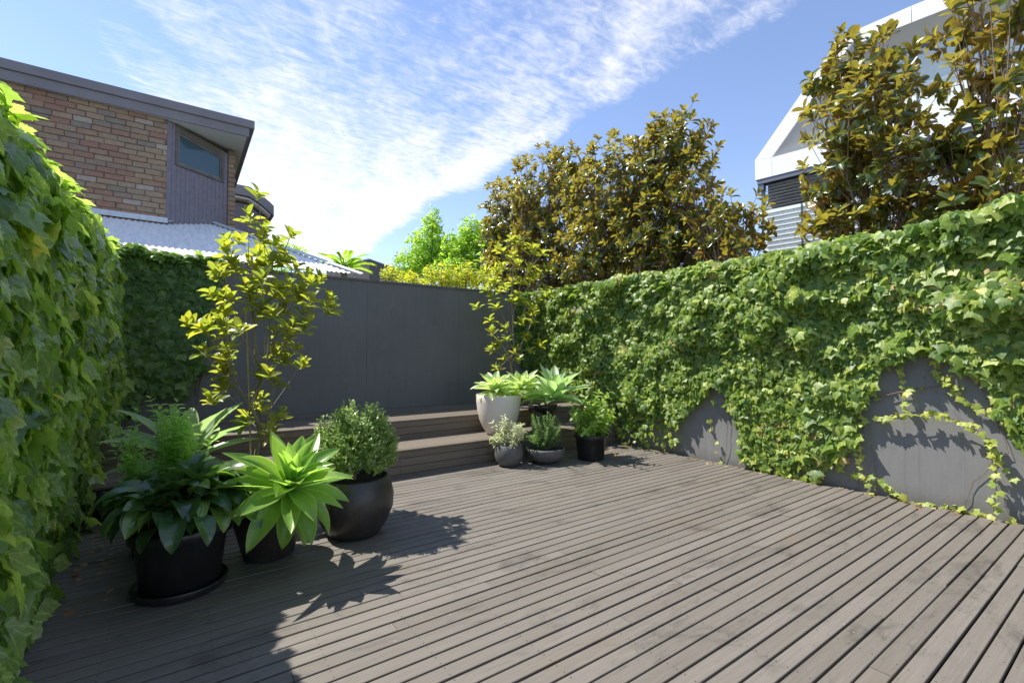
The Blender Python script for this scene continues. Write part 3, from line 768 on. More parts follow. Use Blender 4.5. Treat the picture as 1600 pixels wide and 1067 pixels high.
# 3 box ball in round black ceramic pot
c = onz(556, 838); c = at(554, 836, 3.93); c[2] = 0
e = empty('potted_box', c, 'clipped round box shrub in the bulbous black ceramic pot', 'potted plant')
pot_mesh('pot', [(.17, 0), (.20, .01), (.265, .10), (.312, .22), (.318, .32), (.295, .42), (.272, .47)], c, M['ceramic'], e, .025)
rng = np.random.default_rng(8)
cc = c + [0, 0, .70]
dirs = rand_dirs(rng, 1150); dirs[:, 2] = np.abs(dirs[:, 2]) * 1.0 - .45 * (rng.random(len(dirs)) < .4)
dirs = nrm(dirs); P = []; D = []; N = []; tw = MB()
for k, d in enumerate(dirs):
    rr = (.29 + .055 * rng.random() + .03 * math.sin(9 * d[0] + 4 * d[2])) * np.array([1, 1, .98]) 
    tip = cc + d * rr
    if d[2] > .6 and rng.random() < .35: tip = tip + np.array([0, 0, rng.uniform(.02, .09)])
    inner = cc + d * .14 + rng.normal(0, .02, 3)
    if k % 4 == 0: tw.tube([inner, tip], [.003, .0015], 3)
    gd = nrm(d + np.array([0, 0, .7]) + rng.normal(0, .25, 3))
    for s_ in range(16):
        q = tip - gd * s_ * .0085
        az = s_ * 2.2 + rng.uniform(0, 6); e1 = nrm(np.cross(gd, [.3, .5, .8])); e2 = np.cross(gd, e1)
        rdv = math.cos(az) * e1 + math.sin(az) * e2
        P.append(q); D.append(rdv + gd * .8); N.append(gd - rdv * .3)
for d in rand_dirs(rng, 10): tw.tube([c + [0, 0, .44], cc + d * .12, cc + d * .2], [.012, .008, .005], 5)
tw.build('twigs', M['bark'], e)
n = len(P); L = rng.uniform(.019, .029, n)
leaf_cloud('foliage', SMALL, np.array(P), D, np.array(N), L, L * .62, M['box'], e, rng)

# 4 tall shaded agave behind the lily
c = at(292, 840, 3.98); c[2] = 0
e = empty('potted_agave', c, 'pale grey green agave with long leaves behind the peace lily', 'potted plant')
pot_mesh('pot', [(.16, 0), (.18, .01), (.235, .3), (.25, .44)], c, M['plastic'], e, .02)
rng = np.random.default_rng(15); B = Blades()
agave(B, at(285, 722, 3.95), (0.02, -.08, 1), 21, .68, .165, rng, thmax=1.45, thmin=.15, bend=(.55, .1))
B.build('rosette', M['agaveb'], e)
B = MB(); B.tube([c + [0, 0, .4], at(285, 738, 3.95)], [.05, .05], 8); B.build('stem', M['bark'], e, True)

def stemmy(e, base, tips, m, leafL, leafW, per, rng, T=OVALS, spread=.9, stem_r=.003, curve=.06, start=.2, stem_m=None, name='foliage', updir=.5, whorl=2):
    B = MB(); P = []; D = []; N = []
    for tip in tips:
        b0 = np.array(base) + np.append(rng.normal(0, .02, 2), 0); tip = np.array(tip)
        mid = (b0 + tip) / 2 + rng.normal(0, curve, 3)
        pts = [(1 - s_) ** 2 * b0 + 2 * s_ * (1 - s_) * mid + s_ ** 2 * tip for s_ in np.linspace(0, 1, 7)]
        B.tube(pts, list(np.linspace(stem_r, stem_r * .4, 7)), 4)
        ang = rng.uniform(0, 6)
        for k in range(per):
            s_ = start + (1 - start) * (k + rng.random() * .5) / per; s_ = min(s_, 1)
            p = (1 - s_) ** 2 * b0 + 2 * s_ * (1 - s_) * mid + s_ ** 2 * tip
            d = nrm(2 * (1 - s_) * (mid - b0) + 2 * s_ * (tip - mid))
            e1 = nrm(np.cross(d, [.2, .4, .9])); e2 = np.cross(d, e1); ang += 1.7
            for q in range(whorl):
                a = ang + q * 6.283 / whorl
                rdv = math.cos(a) * e1 + math.sin(a) * e2
                P.append(p); D.append(rdv * spread + d * updir + rng.normal(0, .15, 3)); N.append(d + np.array([0, 0, .8]) - rdv * .3 + rng.normal(0, .15, 3))
    B.build('stems', stem_m or M['pale_stem'], e)
    n = len(P); L = rng.uniform(.65, 1.15, n) * leafL
    return leaf_cloud(name, T, np.array(P), D, np.array(N), L, L * leafW / leafL, m, e, rng, None, .25)

# 5 leafy herb rising out of the pots behind the lily
c = at(262, 870, 3.42); c[2] = 0
e = empty('potted_herb', c, 'light green leafy herb standing between the peace lily and the tall agave', 'potted plant')
pot_mesh('pot', [(.08, 0), (.09, .005), (.12, .22)], c, M['plastic'], e, .012)
rng = np.random.default_rng(31)
tips = [at(285 + rng.normal(0, 26), 668 + rng.normal(0, 24), 3.40 + rng.normal(0, .07)) for _ in range(32)] + [at(276, 622, 3.4), at(262, 640, 3.4), at(295, 640, 3.38), at(270, 630, 3.42)]
stemmy(e, c + [0, 0, .2], tips, M['mint'], .052, .026, 20, rng, start=.35, curve=.04)
c = at(228, 850, 3.50); c[2] = 0
e = empty('potted_herb', c, 'small upright herb spike at the far left beside the ivy', 'potted plant')
pot_mesh('pot', [(.07, 0), (.08, .005), (.10, .18)], c, M['plastic'], e, .012)
tips = [at(205 + rng.normal(0, 14), 690 + rng.normal(0, 18), 3.3 + rng.normal(0, .04)) for _ in range(13)] + [at(205, 668, 3.3)]
stemmy(e, c + [0, 0, .17], tips, M['mint'], .05, .028, 14, rng, start=.35, curve=.03)

# 6 cream pot with agaves on the lower step
c = at(779, 686, 6.92); c[2] = Z1
e = empty('potted_agave', c, 'pair of pale agaves crowding the tall cream glazed pot', 'potted plant')
pot_mesh('pot', [(.155, .0), (.175, .012), (.235, .10), (.285, .22), (.315, .36), (.33, .48), (.335, .575)], c, M['cream'], e, .022)
rng = np.random.default_rng(3)
for (x, y, d, L, s_) in ((771, 603, 6.85, .37, 1), (815, 600, 6.8, .38, 2), (793, 612, 7.1, .3, 3), (835, 617, 7.0, .26, 4)):
    B = Blades(); agave(B, at(x, y + 8, d), (rng.uniform(-.12, .12), -.18, 1), 30, L, .11, np.random.default_rng(s_ + 40), thmax=1.45, thmin=.12, bend=(.7, .15)); B.build('rosette', M['agavep'], e)
# saucer-like dark dish under it
# 7 black pot agave on the lower step
c = at(848, 672, 7.30); c[2] = Z1; c[1] = min(c[1], Y2 - .24)
e = empty('potted_agave', c, 'tall silvery agave in the black pot right of the cream pot', 'potted plant')
pot_mesh('pot', [(.15, 0), (.165, .01), (.205, .30), (.225, .305), (.225, .40)], c, M['plastic'], e, .018)
B = Blades(); rc = at(863, 626, 6.95); agave(B, rc, (.0, -.15, 1), 34, .62, .15, np.random.default_rng(77), thmax=1.3, thmin=.1, bend=(.5, .1)); B.build('rosette', M['agaveb'], e)
B = MB(); B.tube([c + [0, 0, .36], rc], [.05, .05], 8); B.build('stem', M['bark'], e, True)

# 8 small round grey pot with silver foliage
c = at(795, 716, 6.32); c[2] = 0
e = empty('potted_sage', c, 'silver leaved plant in the small round grey pot on the deck', 'potted plant')
pot_mesh('pot', [(.11, 0), (.13, .008), (.175, .07), (.193, .15), (.188, .22), (.172, .275)], c, M['stone'], e, .018)
rng = np.random.default_rng(14)
tips = [at(795 + rng.uniform(-36, 26), 672 + rng.uniform(-14, 18), 6.3 + rng.normal(0, .1)) for _ in range(24)] + [at(787, 648, 6.3), at(786, 652, 6.33)]
stemmy(e, c + [0, 0, .24], tips, M['silver'], .075, .021, 8, rng, start=.4, whorl=3, stem_r=.004)

# 9 bowl with feathery plant
c = at(852, 715, 6.50); c[2] = 0
e = empty('potted_rosemary', c, 'feathery green plant in the wide shallow grey bowl', 'potted plant')
pot_mesh('pot', [(.10, 0), (.15, .01), (.225, .06), (.268, .13), (.278, .185), (.272, .20)], c, M['stone'], e, .02, .17)
rng = np.random.default_rng(19)
tips = [at(852 + rng.uniform(-22, 26), 668 + rng.uniform(-26, 22), 6.5 + rng.normal(0, .1)) for _ in range(90)]
tips += [at(852 + rng.uniform(-32, 10), 686 + rng.uniform(-8, 8), 6.45 + rng.normal(0, .06)) for _ in range(30)]
stemmy(e, c + [0, 0, .17], tips, M['feather'], .034, .007, 24, rng, T=SMALL, start=.2, whorl=3, stem_r=.0025, curve=.03)

# 10 black plastic pot with leafy shrub
c = at(923, 708, 6.72); c[2] = 0
e = empty('potted_shrub', c, 'leafy bright green shrub in the black plastic pot nearest the far corner', 'potted plant')
pot_mesh('pot', [(.175, 0), (.185, .008), (.215, .305), (.235, .31), (.238, .355)], c, M['plastic'], e, .016)
rng = np.random.default_rng(23)
tips = [at(924 + rng.uniform(-36, 36), 646 + rng.uniform(-38, 28), 6.7 + rng.normal(0, .14)) for _ in range(44)]
stemmy(e, c + [0, 0, .31], tips, M['shrub'], .090, .042, 9, rng, T=OVAL, start=.35, stem_r=.005)

# ------------------------------------------------------------------ magnolias
def whorls(tips, dirs, rng, L, nmin=7, nmax=11, up=.75):
    P = []; D = []; N = []; LL = []
    for p, g in zip(tips, dirs):
        g = nrm(np.array(g)); e1 = nrm(np.cross(g, [.3, .5, .81])); e2 = np.cross(g, e1); a0 = rng.uniform(0, 6)
        for k in range(rng.integers(nmin, nmax + 1)):
            a = a0 + k * 2.4; q = k / nmax
            rdv = math.cos(a) * e1 + math.sin(a) * e2
            th = 1.32 - .95 * q + rng.normal(0, .18)
            P.append(np.array(p) + g * (.05 * q * L / .17 + .0) - g * .05 * (1 - q)); D.append(math.cos(th) * g + math.sin(th) * rdv)
            N.append(g * math.sin(th) - rdv * math.cos(th) + rng.normal(0, .18, 3)); LL.append(L * rng.uniform(.68, 1.1) * (1 - .2 * q))
    return np.array(P), D, np.array(N), np.array(LL)

def magnolia(e, base, trunk_top, tips, dirs, leafL, m, rng, r0=.04, limbs=9, nmin=7, nmax=11, old=True, bark=None):
    """trunk, limbs reaching into groups of tips, twigs, leaf whorls"""
    B = MB(); tips = np.array(tips); base = np.array(base); tt = np.array(trunk_top)
    k = 10; pts = [base + (tt - base) * s_ + np.append(rng.normal(0, .03, 2), 0) * math.sin(s_ * 3) for s_ in np.linspace(0, 1, k)]
    B.tube(pts, list(np.linspace(r0, r0 * .35, k)), 8)
    cen = tips[rng.choice(len(tips), min(limbs, len(tips)), replace=False)]
    for _ in range(4):
        d = ((tips[:, None] - cen[None]) ** 2).sum(-1); own = d.argmin(1)
        cen = np.array([tips[own == i].mean(0) if (own == i).any() else cen[i] for i in range(len(cen))])
    for i in range(len(cen)):
        s_ = float(np.clip((cen[i][2] - base[2]) / (tt[2] - base[2] + 1e-6) - .35, .15, .85)); st_ = base + (tt - base) * s_
        mid = (st_ + cen[i]) / 2 + np.array([0, 0, -.12 * np.linalg.norm(cen[i] - st_)]) + rng.normal(0, .03, 3)
        lp = [(1 - q) ** 2 * st_ + 2 * q * (1 - q) * mid + q * q * cen[i] for q in np.linspace(0, 1, 8)]
        B.tube(lp, list(np.linspace(r0 * .36, r0 * .13, 8)), 6)
        for tp in tips[own == i]:
            q = rng.uniform(.35, 1.0); a = (1 - q) ** 2 * st_ + 2 * q * (1 - q) * mid + q * q * cen[i]
            m2 = (a + tp) / 2 + np.array([0, 0, -.08 * np.linalg.norm(tp - a)]) + rng.normal(0, .015, 3)
            tw_ = [(1 - w_) ** 2 * a + 2 * w_ * (1 - w_) * m2 + w_ * w_ * tp for w_ in np.linspace(0, 1, 5)]
            B.tube(tw_, list(np.linspace(min(r0 * .16, .007), .0035, 5)), 4)
    B.build('trunk', bark or M['bark'], e)
    P, D, N, LL = whorls(tips, dirs, rng, leafL, nmin, nmax)
    leaf_cloud('crown', OVALM, P, D, N, LL, LL * rng.uniform(.42, .56, len(LL)), m, e, rng, None, .22)

def crown_tips(blobs, rng, dens):
    """blobs: centre, radii ; whorls near the surface, some inside"""
    T_, G_ = [], []
    for cpt, R_ in blobs:
        cpt = np.array(cpt); R_ = np.array(R_); n = int(3.1 * dens * (R_[0] * R_[1] + R_[0] * R_[2] + R_[1] * R_[2]) / 3)
        d = rand_dirs(rng, n); rr = np.where(rng.random(n) < .68, rng.uniform(.78, 1.22, n), rng.uniform(.25, .8, n))
        p = cpt + d * R_ * rr[:, None] + rng.normal(0, .05, (n, 3))
        for q, g in zip(p, d):
            T_.append(q); G_.append(nrm(g * .8 + np.array([0, 0, .35 + .8 * max(0, g[2] + .1)]) + rng.normal(0, .2, 3)))
    return T_, G_

def tree_at(label, X0, blobs_px, dens, leafL, seed, group, r0=.05, base=None, mt='mag'):
    rng = np.random.default_rng(seed); blobs = []
    for (x, y, rx, ry) in blobs_px:
        cpt = onX(x, y, X0 + rng.uniform(-.15, .15)); d = (cpt - CAM) @ FWD
        blobs.append((cpt, (rx * d / F * .95, rx * d / F * .95, ry * d / F)))
    cx = np.mean([b_[0] for b_ in blobs], 0); top = np.mean([b_[0][2] for b_ in blobs])
    bs = np.array([cx[0], cx[1], -.3]) if base is None else np.array([base[0], base[1], -.3])
    e = empty('magnolia_tree', bs, label, 'tree', group)
    T_, G_ = crown_tips(blobs, rng, dens)
    magnolia(e, bs, (cx[0], cx[1], top), T_, G_, leafL, M[mt], rng, r0, 12, 6, 9)
    return e
GM = 'magnolias behind the right hand wall'
tree_at('leftmost bushy magnolia above the wall corner, its crown sloping down to the left', 7.6, [(800, 345, 48, 62), (850, 320, 55, 75), (800, 410, 42, 42), (858, 395, 55, 55), (885, 262, 28, 28), (815, 430, 52, 26), (880, 435, 50, 26), (775, 375, 24, 40)], 95, .17, 101, GM)
tree_at('tall dense magnolia with the highest crown in the middle clump', 7.3, [(965, 300, 62, 80), (1040, 270, 62, 72), (1060, 225, 45, 40), (940, 390, 62, 58), (1020, 375, 70, 62), (930, 425, 50, 26), (1000, 420, 55, 26), (1070, 340, 50, 60), (1060, 400, 45, 40), (905, 300, 34, 40)], 100, .165, 102, GM, r0=.06)
tree_at('slender open magnolia with bare forking stems right of the middle clump', 7.0, [(1085, 290, 36, 50), (1150, 330, 38, 34), (1185, 355, 26, 34), (1140, 385, 40, 28), (1110, 400, 30, 26), (1170, 395, 30, 24), (1118, 352, 34, 36)], 66, .15, 103, GM)
tree_at('low young magnolia with yellow leaves just over the far corner of the ivy', 7.0, [(905, 350, 30, 40), (1000, 345, 30, 45), (1025, 400, 34, 30)], 70, .15, 104, GM)
tree_at('broad magnolia in front of the white building, its crown ragged at the left', 7.3, [(1300, 115, 34, 44), (1370, 110, 48, 46), (1345, 190, 82, 66), (1400, 270, 80, 66), (1310, 280, 44, 50), (1450, 335, 60, 30), (1300, 345, 40, 24), (1360, 350, 60, 28)], 88, .175, 105, GM, r0=.06)
tree_at('tallest magnolia at the right edge, its top out of the picture', 7.2, [(1500, 45, 40, 44), (1570, 20, 48, 48), (1590, 120, 50, 60), (1525, 120, 40, 50), (1540, 220, 60, 62), (1600, 250, 50, 60), (1480, 250, 45, 40), (1520, 310, 60, 28), (1600, 320, 40, 30)], 58, .185, 106, GM, r0=.06)

# potted magnolia at left: whorls placed one by one
def potted_mag(label, c, trunk, px, d0, sd, leafL, seed, r0, pot, stake=None, nmin=6, nmax=10, extra=1):
    rng = np.random.default_rng(seed)
    e = empty('potted_magnolia', c, label, 'potted plant')
    pot_mesh('pot', pot, c, M['plastic'], e, .02)
    tips = []; dirs = []
    px = px + [(x + rng.normal(0, 15), y + rng.normal(0, 13)) for x, y in px for _ in range(extra)]
    for x, y in px:
        p = at(x, y, d0 + rng.normal(0, sd)); tips.append(p)
        ctr = at(trunk[-1][0], y + 30, d0); dirs.append(nrm(nrm(p - ctr) * .55 + np.array([0, 0, 1.]) + rng.normal(0, .15, 3)))
    top = at(*trunk[-1], d0)
    magnolia(e, c + [0, 0, pot[-1][1] - .06], top, tips, dirs, leafL, M['magy'], rng, r0, 9, nmin, nmax, bark=M['twig'])
    if stake:
        B = MB(); B.tube([c + [-.05, -.02, .3], at(*stake, d0 + .02)], [.008, .007], 6); B.build('stake', M['stake'], e)
    return e
c = at(402, 790, 4.45); c[2] = 0
Lpx = [(390, 333), (413, 345), (372, 366), (432, 372), (355, 386), (405, 382), (366, 408), (395, 405), (420, 400), (442, 392),
       (338, 420), (410, 428), (462, 410), (478, 424), (330, 450), (360, 455), (425, 440), (450, 436), (352, 478), (392, 462), (468, 448), (486, 462),
       (412, 470), (440, 476), (300, 500), (322, 508), (348, 500), (375, 505), (515, 478), (458, 496), (432, 508), (478, 502), (318, 540), (355, 548), (395, 450), (428, 545), (446, 526), (352, 570),
       (420, 575), (350, 596), (404, 612), (437, 640), (425, 655), (385, 640), (470, 560)]
potted_mag('airy potted magnolia with yellow green leaves before the left end of the back wall', c, [(402, 790), (394, 400)], [(x, y + 10) for x, y in Lpx], 4.45, .22, .145, 55, .022,
           [(.15, 0), (.165, .01), (.21, .30), (.225, .38)], stake=(384, 480), nmin=8, nmax=11)
c = onY(800, 600, 6.95); c[2] = Z2
Rpx = [(800, 470), (775, 480), (765, 500), (770, 520), (820, 475), (830, 490), (840, 470), (815, 505), (790, 530), (775, 545), (822, 530), (805, 550), (828, 548), (785, 560),
       (800, 400), (785, 420), (825, 420), (815, 440), (840, 430), (790, 450), (770, 440), (760, 425), (850, 450), (808, 380), (780, 390), (830, 395)]
potted_mag('thin potted magnolia rising behind the cream pot against the back wall', c, [(800, 600), (802, 395)], Rpx, 8.3, .16, .17, 66, .022,
           [(.15, 0), (.165, .01), (.20, .26), (.21, .30)])

# ------------------------------------------------------------------ brick house behind the left corner
hs = empty('brick_house', (-1, 9.2, 0), 'brown brick house with flat eaves and a small corner window behind the back wall', 'house')
HX0, HX1, HY = -3.96, -.263, 9.90  # all house coordinates below were scaled up about the camera, then written out
b = MB(); b.box((HX0, HY + .012, -.3), (HX1 - .006, HY + .25, 5.57)); b.build('mortar_bed', M['mortar'], hs)
rng = np.random.default_rng(9)
def bricks(x0, x1, z0, z1, Yf, parent, sgn=1):
    b = MB(); z = z0; row = 0
    while z < z1:
        x = x0 - (.12 if row % 2 else 0) - rng.uniform(0, .02)
        while x < x1:
            l = .236 * rng.uniform(.93, 1.05); xa, xb = max(x, x0), min(x + l, x1)
            if xb - xa > .03:
                j = lambda s_: rng.normal(0, s_)
                yy = Yf + abs(rng.normal(0, .0035)); zt = min(z + .083 + j(.003), z1)
                vs = [(xa + j(.003), yy, z + j(.002)), (xb + j(.003), yy + j(.002), z + j(.002)), (xb + j(.003), yy + j(.002), zt), (xa + j(.003), yy, zt + j(.002))]
                ce = .006
                front = [(vs[0][0] + ce, vs[0][1] - .006, vs[0][2] + ce), (vs[1][0] - ce, vs[1][1] - .006, vs[1][2] + ce), (vs[2][0] - ce, vs[2][1] - .006, vs[2][2] - ce), (vs[3][0] + ce, vs[3][1] - .006, vs[3][2] - ce)]
                back = [(v_[0], Yf + .02, v_[2]) for v_ in vs]
                b.add(front + vs + back, [(0, 1, 2, 3), (4, 5, 1, 0), (5, 6, 2, 1), (6, 7, 3, 2), (7, 4, 0, 3), (8, 9, 5, 4), (9, 10, 6, 5), (10, 11, 7, 6), (11, 8, 4, 7)], rng.random())
            x += l + .010
        z += .0925; row += 1
    return b.build('brickwork', M['brick'], parent)
bricks(HX0, HX1, 3.04, 5.526, HY, hs)
pe = (.670, 10.568)                                       # far end of the angled cladding wall
A_ = np.array([HX1, HY, 0]); E_ = np.array([pe[0], pe[1], 0]); dv = nrm(E_ - A_); nv = np.array([dv[1], -dv[0], 0]); W_ = np.linalg.norm(E_ - A_)
cl = MB()
for i in range(14):                                      # vertical boards
    a0, a1 = i * W_ / 14, (i + 1) * W_ / 14
    if .13 <= (a0 + a1) / 2 / W_ <= .92: ztop = 4.783
    else: ztop = 5.523 - .134 * a0 / W_
    p0, p1 = A_ + dv * (a0 + .0025), A_ + dv * (a1 - .0025)
    cl.prism([(p0[0], p0[1], 3.0), (p1[0], p1[1], 3.0), (p1[0], p1[1], ztop), (p0[0], p0[1], ztop)], -nv * .03, .5)
p0, p1 = A_ + dv * .01 - nv * .008, E_ - dv * .01 - nv * .008
cl.prism([(p0[0], p0[1], 3), (p1[0], p1[1], 3), (p1[0], p1[1], 4.778), (p0[0], p0[1], 4.778)], -nv * .03)
cl.build('cladding', M['clad'], hs)
def pl(s_, z, o=0.0): q = A_ + dv * (s_ * W_) + nv * o; return (q[0], q[1], z)
wn_ = MB()
zt0, zt1 = 5.145, 5.04
o4 = [(.12, 4.789), (.93, 4.789), (.93, 5.405), (.12, 5.504)]; i4 = [(.165, 4.838), (.885, 4.838), (.885, 5.273), (.165, 5.378)]
for k in range(4):
    q = [o4[k], o4[(k + 1) % 4], i4[(k + 1) % 4], i4[k]]
    wn_.prism([pl(s_, z, .015) for s_, z in q], -nv * .06)
w_o = wn_.build('window', M['frame'], hs)
b = MB(); b.prism([pl(s_, z, -.02) for s_, z in i4], -nv * .006); b.build('pane', M['glass'], w_o)
i5 = [(.185, 4.862), (.868, 4.862), (.868, 5.250), (.185, 5.350)]; b = MB()
for k in range(4):
    q = [i4[k], i4[(k + 1) % 4], i5[(k + 1) % 4], i5[k]]; b.prism([pl(s_, z, -.004) for s_, z in q], -nv * .012)
b.build('sash', M['sash'], w_o)
b = MB(); b.box((-.22, 10.6, 3), (.55, 10.75, 5.4)); b.build('room_wall', M['dark'], hs)
b = MB(); b.box((pe[0] + .005, pe[1] + .014, -.3), (pe[0] + .127, pe[1] + .4, 5.46)); b.build('mortar_bed', M['mortar'], hs)
bricks(pe[0] + .012, pe[0] + .137, 3.0, 5.372, pe[1], hs)
b = MB(); b.prism([(HX0 - .3, HY + .27, -.3), (HX1 - .05, HY + .27, -.3), (.55, 10.80, -.3), (.77, 11.05, -.3), (.77, 13.5, -.3), (HX0 - .3, 13.5, -.3)], (0, 0, 5.8)); b.build('rear_walls', M['mortar'], hs)
b = MB()
b.box((HX0 - .4, 9.79, 5.68), (1.04, 13.66, 5.823)); b.build('roof', M['fascia'], hs)
b = MB(); b.box((HX0 - .4, 9.82, 5.52), (.957, 9.85, 5.678)); b.box((.924, 9.852, 5.52), (.957, 13.64, 5.678)); b.build('fascia', M['fascia'], hs)
b = MB(); b.prism([(HX0, 9.853, 5.537), (.922, 9.853, 5.517), (.922, 13.62, 5.517), (HX0, 13.62, 5.537)], (0, 0, .02)); b.build('soffit', M['soffit'], hs)

# rear wing of the next house, lower with a curving eave
rw = empty('house', (1.5, 13, 0), 'low grey house wing with a curved eave beyond the brick house', 'house')
def f12(x, y): return onY(x, y, 14.6)
eav = [(340, 284), (366, 287), (390, 292), (408, 304), (424, 318)]
b = MB(); pts = [f12(x, y) for x, y in eav] + [f12(x, y + 14) for x, y in eav[::-1]]
for k in range(4):
    q = [f12(*eav[k]), f12(*eav[k + 1]), f12(eav[k + 1][0], eav[k + 1][1] + 15), f12(eav[k][0], eav[k][1] + 15)]; b.prism(q, (0, 3, 0))
b.prism([f12(424, 318), f12(428, 322), f12(428, 338), f12(424, 333)], (0, 3, 0))
b.build('roof', M['fascia'], rw)
b = MB()
for k in range(4):
    q = [f12(eav[k][0], eav[k][1] + 16), f12(eav[k + 1][0], eav[k + 1][1] + 16), f12(eav[k + 1][0] - 1, eav[k + 1][1] + 19), f12(eav[k][0] - 1, eav[k][1] + 19)]
    b.prism([p_ + [0, .1, 0] for p_ in q], (0, 2.5, 0))
b.build('soffit', M['soffit'], rw)
b = MB(); q = [f12(x - 4, y + 22) for x, y in eav] + [f12(420, 440), f12(340, 440)]
b.prism([p_ + [0, .35, 0] for p_ in q], (0, 2.4, 0)); b.build('wall', M['clad'], rw)

# corrugated roof between wall and house
cr = empty('lean_to', (.5, 8.5, 0), 'lean to with a silver and white corrugated roof behind the back wall', 'shed')
def corr(name, quad, m, pitch_=.076, amp=.010, parent=cr):
    """quad: eave left, eave right, top right, top left"""
    a, b_, c_, d_ = [np.array(q, float) for q in quad]
    nx = max(int(np.linalg.norm(b_ - a) / pitch_ * 8), 8); up = nrm(np.cross(b_ - a, d_ - a)); up = up if up[2] > 0 else -up
    V = []; L0 = np.linalg.norm(b_ - a)
    for i in range(nx + 1):
        s_ = i / nx
        lo = a + (b_ - a) * s_; hi = d_ + (c_ - d_) * s_
        # keep corrugations square to the eave
        h = amp * math.sin(2 * math.pi * s_ * L0 / pitch_)
        for j in range(5): V.append(lo + (hi - lo) * j / 4 + up * h)
    n_ = len(V); V += [v_ - up * .004 for v_ in V]
    fs = [(i * 5 + j, i * 5 + j + 1, (i + 1) * 5 + j + 1, (i + 1) * 5 + j) for i in range(nx) for j in range(4)]
    fs = fs + [tuple(k + n_ for k in f[::-1]) for f in fs]
    B = MB(); B.add(V, fs); return B.build(name, m, parent, True)
RK = .45
def rz(Y): return 2.86 + RK * (Y - 8.0)                 # one slope rising from the eave to the house
def onroof(x, y):
    r = ray(x, y); t_ = (2.86 - H + RK * (0 - 8.0)) / (r[2] - RK * r[1]); return CAM + r * t_
pk, hp, pa = onroof(308, 341), onroof(567, 431), onroof(262, 351)
pk = A_ + dv * .62 * W_ * 1.0 if False else pk
V = []; xs = np.arange(-1.5, hp[0], .0095); ne = 9
for x in xs:
    if x < pa[0]: yt = pa[1]
    elif x < pk[0]: yt = pa[1] + (pk[1] - pa[1]) * (x - pa[0]) / (pk[0] - pa[0])
    else: yt = pk[1] + (hp[1] - pk[1]) * (x - pk[0]) / (hp[0] - pk[0])
    yt = max(yt, 8.005); hgt = .009 * math.sin(2 * math.pi * x / .076)
    for j in range(ne + 1):
        Y_ = 8.0 + (yt - 8.0) * j / ne; V.append((x, Y_, rz(Y_) + hgt))
n_ = len(V); k_ = ne + 1
fs = [(i * k_ + j, (i + 1) * k_ + j, (i + 1) * k_ + j + 1, i * k_ + j + 1) for i in range(len(xs) - 1) for j in range(ne)]
B = MB(); B.add(V, fs); B.build('roof_sheet', M['zinc'], cr, True)
q0, q1 = np.array([-1.5, pa[1] - .06, rz(pa[1]) + .012]), np.array([pa[0], pa[1] - .06, rz(pa[1]) + .012])
B = MB(); B.prism([q0, q1, q1 + [0, .05, .02], q0 + [0, .05, .02]], (0, 0, .012)); B.prism([q0 + [0, .055, .03], q1 + [0, .055, .03], q1 + [0, .068, .10], q0 + [0, .068, .10]], (0, -.01, 0)); B.build('flashing', M['flash'], cr)
B = MB(); B.prism([pa + [.01, -.05, .03], pk + [0, -.05, .03], pk + [0, .03, .07], pa + [.01, .03, .07]], (0, 0, .012)); B.build('ridge_cap', M['flash'], cr)
B = MB(); hv = hp - pk; sd_ = nrm(np.cross(hv, [0, 0, 1.])) * .07
B.prism([pk + [0, 0, .035], hp + [0, 0, .035], hp + sd_ + [0, 0, .012], pk + sd_ + [0, 0, .012]], (0, 0, .006)); B.tube([pk + [0, 0, .03], hp + [0, 0, .03]], .022, 8); B.build('hip_cap', M['flash'], cr)
B = MB(); B.prism([(-1.5, 8.08, -.3), (2.1, 8.08, -.3), (-.3, 9.6, -.3), (-1.5, 9.8, -.3)], (0, 0, 3.08)); B.build('wall', M['clad'], cr)

# ------------------------------------------------------------------ white office building on the right
cO = at(1180, 282, 13); a_ = math.atan((100 - 800) / F); dvo = math.cos(a_) * np.array([fx, fy, 0]) + math.sin(a_) * RGT
ex = -dvo; ey = np.array([-ex[1], ex[0], 0])
ob = empty('office_building', (cO[0], cO[1], 0), 'modern white panelled office building with frosted glass behind the magnolias at right', 'building')
def O(s_, z, d=0.0): return np.array([cO[0], cO[1], 0]) + ex * s_ + ey * d + np.array([0, 0, z])
ZB, ZT, ZR = 6.31, 6.82, 9.40
def quad(B, pts, th, d=0.0): B.prism([O(s_, z, d) for s_, z in pts], ey * th)
B = MB()
quad(B, [(0, ZB), (.425, ZB + .0), (.425, ZT), (0, ZT + .05)], .3)
quad(B, [(0.0, ZT + .055), (.425, ZT + .004), (2.42, 9.30), (2.02, 9.35)], .3)
quad(B, [(2.025, 9.355), (2.425, 9.30), (2.44, 9.02), (3.36, 9.02), (3.36, ZR)], .3)
quad(B, [(3.37, 9.02), (6.2, 9.02), (6.2, ZR), (3.37, ZR)], .3)
quad(B, [(6.21, 9.02), (11, 9.02), (11, ZR), (6.21, ZR)], .3)
quad(B, [(.432, ZB), (3.36, ZB), (3.36, ZT), (.432, ZT)], .3)
quad(B, [(3.37, ZB), (6.2, ZB), (6.2, ZT), (3.37, ZT)], .3)
quad(B, [(6.21, ZB), (11, ZB), (11, ZT), (6.21, ZT)], .3)
B.build('white_panels', M['white'], ob)
B = MB()                                                  # splayed reveals
B.prism([O(.43, ZT, .005), O(2.42, 9.29, .005), O(2.75, 8.75, .5), O(1.15, ZT, .5)], ex * .02)
B.prism([O(2.43, 9.015, .01), O(11, 9.015, .01), O(11, 8.72, .48), O(2.72, 8.72, .48)], (0, 0, .02))
B.prism([O(.44, ZT + .004, .01), O(11, ZT + .004, .01), O(11, ZT + .004, .5), O(.9, ZT + .004, .5)], (0, 0, -.02))
B.build('reveal', M['wgrey'], ob)
